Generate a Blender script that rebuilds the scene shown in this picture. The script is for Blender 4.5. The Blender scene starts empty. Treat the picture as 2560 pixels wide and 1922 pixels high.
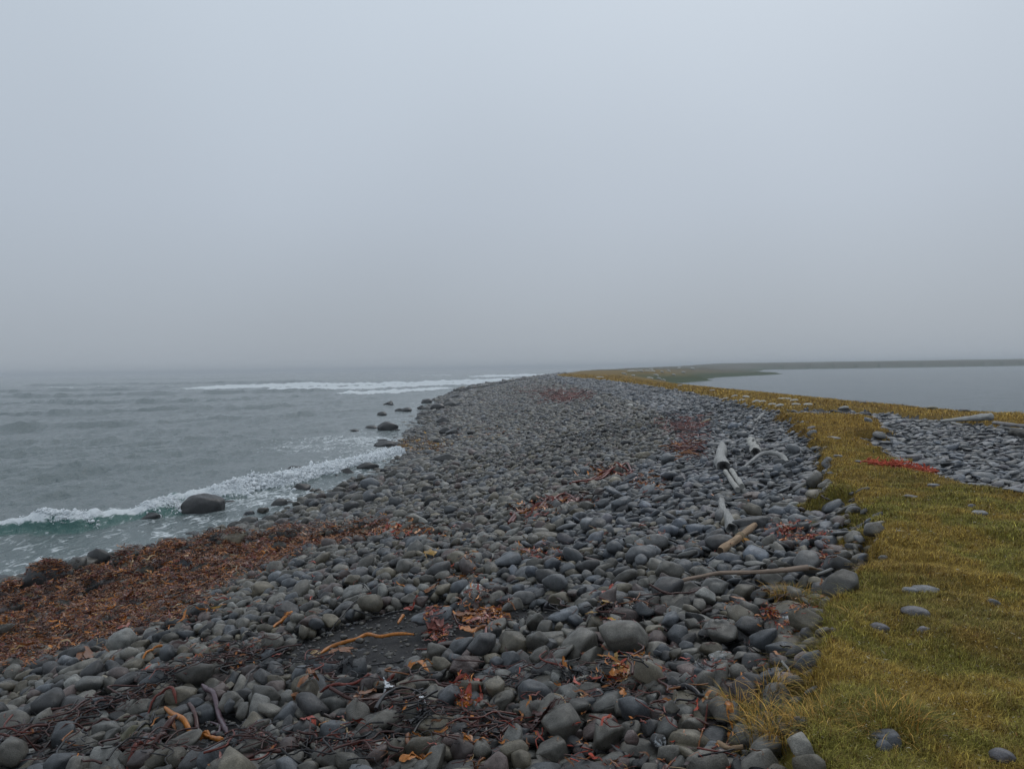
import bpy, math, random
import numpy as np
random.seed(7); rng = np.random.default_rng(7)
scene = bpy.context.scene; col = scene.collection
# ------------------------------------------------------------------ camera
FPX = 1900.0; CAM_H = 4.6; PITCH = math.atan(41/1900.0); ROLL = 0.0145     # focal length in pixels of a 2560 px wide frame
fwv = np.array([0, math.cos(PITCH), -math.sin(PITCH)]); r0 = np.array([1.0, 0, 0]); u0 = np.cross(r0, fwv)
RV = math.cos(ROLL)*r0 - math.sin(ROLL)*u0; UV = math.cos(ROLL)*u0 + math.sin(ROLL)*r0
from mathutils import Matrix, Vector, Quaternion
cd = bpy.data.cameras.new('camera'); cam = bpy.data.objects.new('camera', cd); col.objects.link(cam)
m = Matrix.Identity(4)
for i in range(3):
    m[i][0] = RV[i]; m[i][1] = UV[i]; m[i][2] = -fwv[i]
m[2][3] = CAM_H; cam.matrix_world = m
cd.sensor_width = 36; cd.lens = 36*FPX/2560; cd.clip_start = 0.05; cd.clip_end = 20000
scene.camera = cam
# ------------------------------------------------------------------ sky, sun, exposure
SUN_EL, SUN_AZ = math.radians(48), math.radians(25)
w = bpy.data.worlds.new('World'); scene.world = w; w.use_nodes = True
nt = w.node_tree; N = nt.nodes; L = nt.links; N.clear()
out = N.new('ShaderNodeOutputWorld'); bg = N.new('ShaderNodeBackground'); bg.inputs[1].default_value = 0.1
sky = N.new('ShaderNodeTexSky'); sky.sky_type = 'NISHITA'; sky.sun_disc = False; sky.sun_elevation = SUN_EL; sky.sun_rotation = SUN_AZ; sky.dust_density = 4
tc = N.new('ShaderNodeTexCoord'); sep = N.new('ShaderNodeSeparateXYZ'); ramp = N.new('ShaderNodeValToRGB')
L.new(tc.outputs['Generated'], sep.inputs[0])
SKY = [(0.0, (.355, .398, .445)), (0.06, (.38, .425, .48)), (0.2, (.452, .51, .585)), (0.42, (.535, .605, .685)), (1.0, (.60, .67, .74))]
cr = ramp.color_ramp
while len(cr.elements) < len(SKY): cr.elements.new(0.5)
for e, (p, c) in zip(cr.elements, SKY): e.position = p; e.color = (*c, 1)
nz = N.new('ShaderNodeTexNoise'); nz.inputs['Scale'].default_value = 1.3; nz.inputs['Detail'].default_value = 2
L.new(tc.outputs['Generated'], nz.inputs['Vector'])
nr = N.new('ShaderNodeMapRange'); nr.inputs[1].default_value = .3; nr.inputs[2].default_value = .7; nr.inputs[3].default_value = 9.3; nr.inputs[4].default_value = 10.7
L.new(nz.outputs[0], nr.inputs[0])
sc_ = N.new('ShaderNodeVectorMath'); sc_.operation = 'SCALE'
L.new(sep.outputs[2], ramp.inputs[0]); L.new(ramp.outputs[0], sc_.inputs[0]); L.new(nr.outputs[0], sc_.inputs['Scale'])
mx = N.new('ShaderNodeMix'); mx.data_type = 'RGBA'; mx.inputs[0].default_value = 0.96
L.new(sky.outputs[0], mx.inputs[6]); L.new(sc_.outputs[0], mx.inputs[7]); L.new(mx.outputs[2], bg.inputs[0]); L.new(bg.outputs[0], out.inputs[0])
sl = bpy.data.lights.new('sun', 'SUN'); sl.energy = 0.5; sl.angle = math.radians(25); sl.color = (1, .97, .93)
so = bpy.data.objects.new('sun', sl); col.objects.link(so)
so.rotation_euler = (math.pi/2 - SUN_EL, 0, math.pi - SUN_AZ)
scene.view_settings.view_transform = 'Standard'; scene.view_settings.look = 'None'; scene.view_settings.exposure = 0.0; scene.view_settings.gamma = 1
cy = scene.cycles
cy.use_denoising = True; cy.max_bounces = 5; cy.diffuse_bounces = 3; cy.glossy_bounces = 2; cy.transmission_bounces = 2; cy.volume_bounces = 0
cy.caustics_reflective = False; cy.caustics_refractive = False

# ------------------------------------------------------------------ helpers
def ray(u, v): return (u-1280)/FPX*RV - (v-961)/FPX*UV + fwv
def P(u, v, z):
    d = ray(u, v); t = (z-CAM_H)/d[2]; return d[0]*t, d[1]*t
def hashn(ix, iy, s):
    h = (ix.astype(np.int64)*374761393 + iy.astype(np.int64)*668265263 + s*974634777) & 0x7fffffff
    h = ((h ^ (h >> 13))*1274126177) & 0x7fffffff
    return ((h ^ (h >> 16)) & 0xffff)/65535.0
def vnoise(x, y, s=0):
    ix = np.floor(x); iy = np.floor(y); fx = x-ix; fy = y-iy; fx = fx*fx*(3-2*fx); fy = fy*fy*(3-2*fy)
    ix = ix.astype(np.int64); iy = iy.astype(np.int64)
    a = hashn(ix, iy, s); b = hashn(ix+1, iy, s); c = hashn(ix, iy+1, s); d = hashn(ix+1, iy+1, s)
    return (a*(1-fx)+b*fx)*(1-fy) + (c*(1-fx)+d*fx)*fy
def fbm(x, y, s=0, o=4):
    r = 0; a = .5; t = 0
    for k in range(o):
        r = r + a*vnoise(x*2**k+17.3*k, y*2**k-9.1*k, s+k); t += a; a *= .5
    return r/t
def ss(e0, e1, x):
    t = np.clip((x-e0)/(e1-e0), 0, 1); return t*t*(3-2*t)
def seg_dist(x, y, poly, closed=False):
    """distance to polyline, arc coordinate and side (+ = left of travel)"""
    pts = np.array(poly, float)
    if closed: pts = np.vstack([pts, pts[:1]])
    best = np.full(x.shape, 1e18); arc = np.zeros(x.shape); side = np.zeros(x.shape); acc = 0
    for (ax, ay), (bx, by) in zip(pts[:-1], pts[1:]):
        dx, dy = bx-ax, by-ay; l2 = dx*dx+dy*dy; l = math.sqrt(l2)
        t = np.clip(((x-ax)*dx+(y-ay)*dy)/l2, 0, 1)
        d = (x-ax-t*dx)**2+(y-ay-t*dy)**2
        k = d < best
        best = np.where(k, d, best); arc = np.where(k, acc+t*l, arc)
        side = np.where(k, np.sign(dx*(y-ay)-dy*(x-ax)), side); acc += l
    return np.sqrt(best), arc, side
def inside(x, y, poly):
    r = np.zeros(x.shape, bool); n = len(poly)
    for i in range(n):
        ax, ay = poly[i]; bx, by = poly[(i+1) % n]
        if ay == by: continue
        c = ((ay > y) != (by > y)) & (x < (bx-ax)*(y-ay)/(by-ay)+ax); r ^= c
    return r
def sdf(x, y, poly):
    d, _, _ = seg_dist(x, y, poly, True); return np.where(inside(x, y, poly), d, -d)
def tag(o, label=None, cat=None, group=None, kind=None):
    if label: o['label'] = label
    if cat: o['category'] = cat
    if group: o['group'] = group
    if kind: o['kind'] = kind
    return o
def mesh_np(name, V, Fc, mats, attrs=None, smooth=True, col_attr=None, parent=None):
    """V (n,3), Fc (m,k) faces"""
    me = bpy.data.meshes.new(name); V = np.asarray(V, np.float32); Fc = np.asarray(Fc, np.int32); k = Fc.shape[1]
    me.vertices.add(len(V)); me.vertices.foreach_set('co', V.ravel())
    me.loops.add(Fc.size); me.loops.foreach_set('vertex_index', Fc.ravel())
    me.polygons.add(len(Fc)); me.polygons.foreach_set('loop_start', np.arange(len(Fc), dtype=np.int32)*k)
    me.polygons.foreach_set('use_smooth', np.full(len(Fc), smooth))
    me.update(calc_edges=True)
    for an, av in (attrs or {}).items():
        a = me.attributes.new(an, 'FLOAT', 'POINT'); a.data.foreach_set('value', np.asarray(av, np.float32).ravel())
    if col_attr is not None:
        a = me.color_attributes.new('Col', 'FLOAT_COLOR', 'POINT')
        c = np.ones((len(V), 4), np.float32); c[:, :3] = col_attr; a.data.foreach_set('color', c.ravel())
    for mm in mats: me.materials.append(mm)
    o = bpy.data.objects.new(name, me); col.objects.link(o)
    if parent: o.parent = parent
    return o
def merge(parts):
    """parts: list of (V, F, C) -> one"""
    Vs, Fs, Cs, n = [], [], [], 0
    for V, Fq, C in parts:
        Vs.append(V); Fs.append(Fq+n); Cs.append(np.broadcast_to(C, (len(V), 3))); n += len(V)
    return np.vstack(Vs), np.vstack(Fs), np.vstack(Cs)

# ------------------------------------------------------------------ materials
def newmat(name):
    m_ = bpy.data.materials.new(name); m_.use_nodes = True; t = m_.node_tree
    return m_, t.nodes, t.links, t.nodes['Principled BSDF']
def nd(Nn, typ, **kw):
    n = Nn.new(typ)
    for k, v in kw.items():
        if k in n.inputs: n.inputs[k].default_value = v
        else: setattr(n, k, v)
    return n
def stone_mat(name, src):
    m_, n, l, b = newmat(name)
    if src == 'attr': c = nd(n, 'ShaderNodeAttribute', attribute_name='Col'); cs = c.outputs['Color']
    else: c = nd(n, 'ShaderNodeObjectInfo'); cs = c.outputs['Color']
    geo = nd(n, 'ShaderNodeNewGeometry')
    n1 = nd(n, 'ShaderNodeTexNoise', Scale=14.0, Detail=5.0, Roughness=.65); l.new(geo.outputs['Position'], n1.inputs['Vector'])
    n2 = nd(n, 'ShaderNodeTexNoise', Scale=160.0, Detail=3.0, Roughness=.7); l.new(geo.outputs['Position'], n2.inputs['Vector'])
    r1 = nd(n, 'ShaderNodeMapRange'); r1.inputs[1].default_value = .3; r1.inputs[2].default_value = .7; r1.inputs[3].default_value = .55; r1.inputs[4].default_value = 1.45; l.new(n1.outputs[0], r1.inputs[0])
    r2 = nd(n, 'ShaderNodeMapRange'); r2.inputs[1].default_value = .3; r2.inputs[2].default_value = .7; r2.inputs[3].default_value = .62; r2.inputs[4].default_value = 1.38; l.new(n2.outputs[0], r2.inputs[0])
    mm = nd(n, 'ShaderNodeMath', operation='MULTIPLY'); l.new(r1.outputs[0], mm.inputs[0]); l.new(r2.outputs[0], mm.inputs[1])
    vs = nd(n, 'ShaderNodeVectorMath', operation='SCALE'); l.new(cs, vs.inputs[0]); l.new(mm.outputs[0], vs.inputs['Scale'])
    last = vs.outputs[0]
    if src != 'attr':      # white lichen or barnacle crust where the object's alpha asks for it
        n3 = nd(n, 'ShaderNodeTexNoise', Scale=22.0, Detail=6.0, Roughness=.75); l.new(geo.outputs['Position'], n3.inputs['Vector'])
        ad = nd(n, 'ShaderNodeMath', operation='SUBTRACT'); l.new(n3.outputs[0], ad.inputs[0]); l.new(c.outputs['Alpha'], ad.inputs[1])
        ml = nd(n, 'ShaderNodeMath', operation='MULTIPLY', use_clamp=True); l.new(ad.outputs[0], ml.inputs[0]); ml.inputs[1].default_value = 14
        mixc = nd(n, 'ShaderNodeMix', data_type='RGBA'); l.new(ml.outputs[0], mixc.inputs[0]); l.new(last, mixc.inputs[6]); mixc.inputs[7].default_value = (.55, .58, .6, 1)
        last = mixc.outputs[2]
    l.new(last, b.inputs['Base Color'])
    rr = nd(n, 'ShaderNodeMapRange'); rr.inputs[1].default_value = .35; rr.inputs[2].default_value = .65; rr.inputs[3].default_value = .58; rr.inputs[4].default_value = .26; l.new(n1.outputs[0], rr.inputs[0]); l.new(rr.outputs[0], b.inputs['Roughness'])
    b.inputs['Specular IOR Level'].default_value = .5
    vo = nd(n, 'ShaderNodeTexVoronoi', Scale=95.0); l.new(geo.outputs['Position'], vo.inputs['Vector'])
    vr = nd(n, 'ShaderNodeMapRange'); vr.inputs[1].default_value = .08; vr.inputs[2].default_value = .3; l.new(vo.outputs['Distance'], vr.inputs[0])
    am = nd(n, 'ShaderNodeMath', operation='MULTIPLY_ADD'); l.new(vr.outputs[0], am.inputs[0]); am.inputs[1].default_value = .25; l.new(n2.outputs[0], am.inputs[2])
    ax = nd(n, 'ShaderNodeMath', operation='MULTIPLY_ADD'); l.new(n1.outputs[0], ax.inputs[0]); ax.inputs[1].default_value = 1.6; l.new(am.outputs[0], ax.inputs[2])
    bp = nd(n, 'ShaderNodeBump', Strength=.55, Distance=.006); l.new(ax.outputs[0], bp.inputs['Height']); l.new(bp.outputs[0], b.inputs['Normal'])
    return m_
M_STONE = stone_mat('wet_basalt', 'attr'); M_STONE_OBJ = stone_mat('wet_basalt_single', 'obj')
def attr_mat(name, rough, spec=.5, bump=0, bscale=80, vary=.3, sub=0):
    m_, n, l, b = newmat(name)
    c = nd(n, 'ShaderNodeAttribute', attribute_name='Col'); geo = nd(n, 'ShaderNodeNewGeometry')
    n1 = nd(n, 'ShaderNodeTexNoise', Scale=bscale, Detail=5.0, Roughness=.6); l.new(geo.outputs['Position'], n1.inputs['Vector'])
    r1 = nd(n, 'ShaderNodeMapRange'); r1.inputs[1].default_value = .3; r1.inputs[2].default_value = .7; r1.inputs[3].default_value = 1-vary; r1.inputs[4].default_value = 1+vary; l.new(n1.outputs[0], r1.inputs[0])
    vs = nd(n, 'ShaderNodeVectorMath', operation='SCALE'); l.new(c.outputs['Color'], vs.inputs[0]); l.new(r1.outputs[0], vs.inputs['Scale']); l.new(vs.outputs[0], b.inputs['Base Color'])
    b.inputs['Roughness'].default_value = rough; b.inputs['Specular IOR Level'].default_value = spec
    if bump:
        bp = nd(n, 'ShaderNodeBump', Strength=.6, Distance=bump); l.new(n1.outputs[0], bp.inputs['Height']); l.new(bp.outputs[0], b.inputs['Normal'])
    return m_
M_SAND = attr_mat('black_sand', .7, .35, .014, 75, .6)
M_TURF = attr_mat('turf_soil', .9, .1, .03, 26, .4)
M_GRASS = attr_mat('grass_blades', .7, .15, 0, 20, .2)
M_KELP = attr_mat('wet_kelp', .28, .38, .002, 60, .3)
M_ROPE = attr_mat('faded_rope', .8, .2, .001, 200, .25)
def wood_mat():
    m_, n, l, b = newmat('weathered_wood')
    c = nd(n, 'ShaderNodeAttribute', attribute_name='Col'); uv = nd(n, 'ShaderNodeUVMap')
    mp = nd(n, 'ShaderNodeMapping'); mp.inputs['Scale'].default_value = (9, 1.3, 1); l.new(uv.outputs[0], mp.inputs[0])
    n1 = nd(n, 'ShaderNodeTexNoise', Scale=6.0, Detail=6.0, Roughness=.65); l.new(mp.outputs[0], n1.inputs['Vector'])
    r1 = nd(n, 'ShaderNodeMapRange'); r1.inputs[1].default_value = .32; r1.inputs[2].default_value = .62; r1.inputs[3].default_value = .4; r1.inputs[4].default_value = 1.25; l.new(n1.outputs[0], r1.inputs[0])
    vs = nd(n, 'ShaderNodeVectorMath', operation='SCALE'); l.new(c.outputs['Color'], vs.inputs[0]); l.new(r1.outputs[0], vs.inputs['Scale']); l.new(vs.outputs[0], b.inputs['Base Color'])
    b.inputs['Roughness'].default_value = .75; b.inputs['Specular IOR Level'].default_value = .25
    bp = nd(n, 'ShaderNodeBump', Strength=.8, Distance=.008); l.new(n1.outputs[0], bp.inputs['Height']); l.new(bp.outputs[0], b.inputs['Normal'])
    return m_
M_WOOD = wood_mat()
def water_mat(name, base, calm):
    m_, n, l, b = newmat(name)
    geo = nd(n, 'ShaderNodeNewGeometry')
    mp = nd(n, 'ShaderNodeMapping'); mp.inputs['Rotation'].default_value = (0, 0, .35); mp.inputs['Scale'].default_value = (1.0, .55, 1); l.new(geo.outputs['Position'], mp.inputs[0])
    n1 = nd(n, 'ShaderNodeTexNoise', Scale=1.6 if not calm else 2.2, Detail=6.0, Roughness=.62); l.new(mp.outputs[0], n1.inputs['Vector'])
    bp = nd(n, 'ShaderNodeBump', Strength=.9, Distance=.40 if not calm else .5); l.new(n1.outputs[0], bp.inputs['Height'])
    b.inputs['Roughness'].default_value = .16; b.inputs['IOR'].default_value = 1.33
    l.new(bp.outputs[0], b.inputs['Normal'])
    if calm:
        b.inputs['Specular IOR Level'].default_value = .18
        b.inputs['Base Color'].default_value = (*base, 1); return m_
    at = nd(n, 'ShaderNodeAttribute', attribute_name='teal')
    mc = nd(n, 'ShaderNodeMix', data_type='RGBA'); l.new(at.outputs['Fac'], mc.inputs[0]); mc.inputs[6].default_value = (*base, 1); mc.inputs[7].default_value = (.055, .14, .125, 1); l.new(mc.outputs[2], b.inputs['Base Color'])
    af = nd(n, 'ShaderNodeAttribute', attribute_name='foam')
    mp2 = nd(n, 'ShaderNodeMapping'); mp2.inputs['Rotation'].default_value = (0, 0, .35); mp2.inputs['Scale'].default_value = (1.0, .5, 1.3); l.new(geo.outputs['Position'], mp2.inputs[0])
    f1 = nd(n, 'ShaderNodeTexNoise', Scale=3.6, Detail=8.0, Roughness=.66, Distortion=1.0); l.new(mp2.outputs[0], f1.inputs['Vector'])
    a1 = nd(n, 'ShaderNodeMath', operation='ADD'); l.new(f1.outputs[0], a1.inputs[0]); l.new(af.outputs['Fac'], a1.inputs[1])
    a2 = nd(n, 'ShaderNodeMath', operation='SUBTRACT'); l.new(a1.outputs[0], a2.inputs[0]); a2.inputs[1].default_value = .84
    a3 = nd(n, 'ShaderNodeMath', operation='MULTIPLY', use_clamp=True); l.new(a2.outputs[0], a3.inputs[0]); a3.inputs[1].default_value = 7
    d = nd(n, 'ShaderNodeBsdfDiffuse', Color=(.72, .76, .78, 1)); l.new(bp.outputs[0], d.inputs['Normal'])
    ms = nd(n, 'ShaderNodeMixShader'); l.new(a3.outputs[0], ms.inputs[0]); l.new(b.outputs[0], ms.inputs[1]); l.new(d.outputs[0], ms.inputs[2])
    l.new(ms.outputs[0], n['Material Output'].inputs[0])
    return m_
M_SEA = water_mat('sea_water', (.150, .185, .188), False); M_LAG = water_mat('lagoon_water', (.09, .12, .135), True)
m_, n_, l_, b_ = newmat('foam'); b_.inputs['Base Color'].default_value = (.78, .81, .83, 1); b_.inputs['Roughness'].default_value = .9; b_.inputs['Specular IOR Level'].default_value = .1; M_FOAM = m_
m_, n_, l_, b_ = newmat('white_plastic'); b_.inputs['Base Color'].default_value = (.7, .72, .75, 1); b_.inputs['Roughness'].default_value = .4; M_PLASTIC = m_

# ------------------------------------------------------------------ terrain
def tab(y, pairs):
    a = np.array(pairs, float); return np.interp(y, a[:, 0], a[:, 1])
XS = [(-60, -30), (0, -16.5), (5, -15), (16.4, -11.2), (19.4, -9.6), (23, -7.9), (28, -7.0), (33, -6.0), (38, -5.9), (44, -6.6), (57, -7.3), (74, -8), (91, -8.8), (111, -9.9), (147, -9.6), (180, -6.2), (217, -.8), (275, 7.3), (356, 20), (450, 45), (600, 95), (1000, 250), (7000, 3000)]
XC = [(-60, -1), (0, .4), (3, 1.0), (5, 2.2), (10, 4.2), (16.5, 6.3), (24, 8.6), (41, 10.4), (61, 11), (92, 10.3), (127, 8.2), (147, 8.5), (180, 12), (217, 18), (275, 26), (356, 40), (450, 70), (600, 130), (1000, 300), (7000, 3200)]
XR = [(-60, 17), (24, 16), (76, 15.6), (127, 18), (178, 26), (213, 42), (250, 48), (331, 85), (484, 120), (640, 190), (660, 3000), (7000, 9000)]
XL = [(-60, 42), (60, 36), (140, 34), (178, 36), (205, 51), (213, 57), (222, 55), (235, 60), (270, 74), (331, 119), (345, 106), (400, 124), (484, 157), (560, 185), (640, 215), (652, 440), (668, 3000), (7000, 9500)]
ZT = [(-60, 2.95), (130, 2.95), (250, 3.15), (400, 3.15), (600, 4.0), (800, 6.2), (1000, 6.6), (1500, 7), (7000, 7)]
def px_ground(u, v, z=2.7, off=0.0):
    for _ in range(14):
        x, y = P(u, v, z+off); zz = float(base(np.array([x]), np.array([y]))[0]); z = z*.5+zz*.5
    return x, y, z
def base(x, y):
    xs = tab(y, XS); xc = tab(y, XC); xr = tab(y, XR); xl = tab(y, XL); zt = tab(y, ZT); xr = np.minimum(xr, xl-6)
    t = (x-xs)/(xc-xs)
    tc_ = np.clip(t, 0, 1); z = zt*(.55*tc_+.45*tc_*tc_*(3-2*tc_))
    z = np.where(t < 0, np.maximum(-.13*(xs-x), -3), z)
    zr = zt-.30*ss(18, 28, y)*ss(190, 120, y); z = np.where(x > xc, zt-(zt-zr)*ss(0, 1, (x-xc-1.5)/np.maximum(xr-xc-1.5, 1)), z); zt = zr
    q = np.clip((x-xr)/(xl-xr), 0, 1)
    z = np.where(x > xr, zt-(zt-.3)*q*(1.5-.5*q), z)
    z = np.where((y > 150) & (x <= xl), z+.55*ss(0, 5, xl-x)*ss(3.2, 1.0, z), z)
    return np.where(x > xl, np.maximum(.3-.15*(x-xl), -1.2), z)
EDGE = [(1.5, -60), (1.2, 0), (.95, 2.2), (.99, 3.07), (1.22, 3.47), (1.42, 3.82), (1.56, 4.18), (1.89, 4.77), (2.25, 5.33), (2.67, 5.91), (2.93, 6.65), (3.46, 7.81), (3.72, 8.57), (3.39, 8.59), (3.64, 9.34), (4.28, 10.62), (5.26, 13.23), (6.31, 16.5), (8.3, 23.7),
        (8.47, 23.45), (9.95, 23.56), (10.53, 22.36), (8.79, 17.85), (8.0, 16.24), (6.61, 15.0), (6.75, 14.0), (6.47, 12.76), (5.69, 12.24), (5.87, 10.91), (5.40, 9.71), (5.65, 9.34), (5.95, 8.83), (6.9, 7.7), (9.5, 6), (16, 6), (18, 14), (12.6, 17.5), (12.0, 21.4), (12.9, 26.7), (12.35, 26.6), (10.5, 26.5), (9.0, 25.6),
        (9.0, 27.75), (10.36, 41.1), (11.0, 61.4), (10.3, 91.8), (8.1, 127), (8.5, 147), (12, 180), (18, 217), (26, 275), (40, 356), (70, 450), (130, 600), (300, 1000), (3200, 7000), (9000, 7000), (9000, -60)]
OVER = [(8.47, 23.45), (9.95, 23.56), (10.53, 22.36), (8.79, 17.85), (8.0, 16.24), (6.61, 15.0), (6.75, 14.0), (6.47, 12.76), (5.69, 12.24), (5.87, 10.91), (5.40, 9.71), (5.65, 9.34), (5.95, 8.83), (6.9, 7.7), (9.5, 6), (16, 6), (18, 14), (12.6, 17.5), (12.0, 21.4), (12.9, 26.7), (12.35, 26.6), (10.5, 26.5), (9.0, 25.6), (8.4, 24.6)]
def turf_sd(x, y):
    r = np.hypot(x, y)
    return sdf(x, y, EDGE) + np.clip(r*.05, .02, .45)*(fbm(x*2.2, y*2.2, 5, 4)-.5)*1.6
def ground(x, y, tsd=None):
    if tsd is None: tsd = turf_sd(x, y)
    z = base(x, y); r = np.hypot(x, y)
    bank = .22*ss(-.02, .22, tsd) + .05*ss(.2, 1.5, tsd)
    bank = bank*np.where((x > 8.2) | ((x > 5.3) & (y < 15.2) & (y < 1.9*x)), .6, 1)
    z = z + np.where((x > tab(y, XL)-3), 0, bank) - .075*ss(.05, -.12, tsd)*ss(260, 120, r)
    z = z + (fbm(x*.9, y*.9, 11, 4)-.5)*.10*ss(1, 3, r) + (fbm(x*.06, y*.06, 12, 3)-.5)*.4*ss(40, 160, r)*ss(.3, 1.2, z)
    z = z + ((fbm(x*7, y*7, 14, 3)-.5)*.06 + (fbm(x*2.6, y*2.6, 18, 2)-.5)*.09)*ss(0, .3, tsd)
    return z
ang = np.concatenate([np.linspace(-180, -52, 60)[:-1], np.linspace(-52, 52, 900)[:-1], np.linspace(52, 180, 60)])
rad = np.concatenate([[.3, .8, 1.3], np.geomspace(1.7, 7000, 640)])
A, R_ = np.meshgrid(np.radians(ang), rad, indexing='ij'); GX = R_*np.sin(A); GY = R_*np.cos(A)
TS = turf_sd(GX, GY); GZ = ground(GX, GY, TS)
na, nr_ = GX.shape
idx = np.arange(na*nr_).reshape(na, nr_)
quads = np.stack([idx[:-1, :-1], idx[1:, :-1], idx[1:, 1:], idx[:-1, 1:]], -1).reshape(-1, 4)
V = np.stack([GX, GY, GZ], -1).reshape(-1, 3)
tq = TS.reshape(-1)[quads].mean(1) > 0
def sub(V, q, *arrs):
    used = np.unique(q); mp = np.full(len(V), -1); mp[used] = np.arange(len(used)); return V[used], mp[q], [a[used] for a in arrs]
def turf_col(x, y):
    n1 = .6*fbm(x*1.7, y*1.1, 31, 5)+.4*fbm(x*6, y*5, 35, 3); n2 = fbm(x*.8+4, y*.5, 33, 4); r = np.hypot(x, y)
    gold = np.array([.240, .155, .034]); green = np.array([.110, .132, .028]); brown = np.array([.095, .055, .02]); grey = np.array([.125, .115, .078])
    g = (.25+.75*ss(.42, .60, n1)[..., None])*(1-ss(8, 18, r))[..., None]*.62; c = gold*(1-g)+green*g
    b = ss(.56, .72, n2)[..., None]*.3; c = c*(1-b)+brown*b
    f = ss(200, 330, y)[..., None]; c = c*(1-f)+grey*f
    e = (ss(14, 2, tab(y, XL)-x)*ss(150, 180, y))[..., None]; c = c*(1-e)+np.array([.05, .075, .022])*e
    return c
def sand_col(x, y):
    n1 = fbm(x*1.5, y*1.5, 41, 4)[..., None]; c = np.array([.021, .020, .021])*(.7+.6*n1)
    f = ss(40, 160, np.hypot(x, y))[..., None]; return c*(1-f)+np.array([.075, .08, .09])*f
Vb, Fb, (xb, yb) = sub(V, quads[~tq], V[:, 0], V[:, 1])
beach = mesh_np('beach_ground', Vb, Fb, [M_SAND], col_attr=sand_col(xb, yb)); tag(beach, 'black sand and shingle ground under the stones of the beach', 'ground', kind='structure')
Vt, Ft, (xt, yt) = sub(V, quads[tq], V[:, 0], V[:, 1])
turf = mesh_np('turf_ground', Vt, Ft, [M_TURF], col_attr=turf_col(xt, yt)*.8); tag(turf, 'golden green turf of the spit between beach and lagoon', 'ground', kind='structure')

# ------------------------------------------------------------------ sea
CREST = [(-30, 12), (-22, 17.2), (-17, 20), (-14.4, 21.2), (-13.3, 21.6), (-12.3, 22.2), (-11.5, 23.4), (-11, 24.7), (-10.6, 26), (-10.1, 28.3), (-8.9, 31), (-8, 34.3), (-7.1, 37.6), (-6.1, 40.6)]
BARS = [([(-95, 190), (-78, 201), (-55, 222), (-30, 221), (-8, 243), (13, 291), (30, 350)], .9, 1), ([(-60, 165), (-45, 168), (-30, 190), (-10, 215), (-2, 235)], .6, .9), ([(-34, 133), (-27, 137), (-20, 157), (-12, 175)], .45, .8),
        ([(-30, 380), (-20, 386), (24, 415), (60, 520)], 1.0, 1), ([(-90, 118), (-60, 112), (-48.8, 113.4), (-45, 115.3), (-36, 124), (-25, 140)], .5, .35), ([(-150, 240), (-110, 235), (-95, 240)], .5, .45), ([(-75, 84), (-50, 82), (-30, 92), (-18, 112)], .4, 0), ([(-60, 58), (-40, 60), (-24, 72), (-14, 90)], .28, .12), ([(-120, 150), (-85, 148), (-50, 160), (-30, 175)], .6, .1), ([(-46, 36), (-30, 40), (-18, 52)], .16, .1), ([(-150, 200), (-105, 196), (-80, 205)], .6, .2), ([(-200, 300), (-120, 290), (-60, 300)], .8, .2), ([(-260, 500), (-200, 480), (-150, 500)], .7, .3), ([(-60, 480), (-46, 478), (-35, 490)], .6, .5)]
sa = np.radians(np.concatenate([np.linspace(-175, -50, 60)[:-1], np.linspace(-50, 14, 620)]))
sr = np.concatenate([np.geomspace(9, 60, 420)[:-1], np.geomspace(60, 7000, 480)])
A, R_ = np.meshgrid(sa, sr, indexing='ij'); SX = R_*np.sin(A); SY = R_*np.cos(A)
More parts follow.
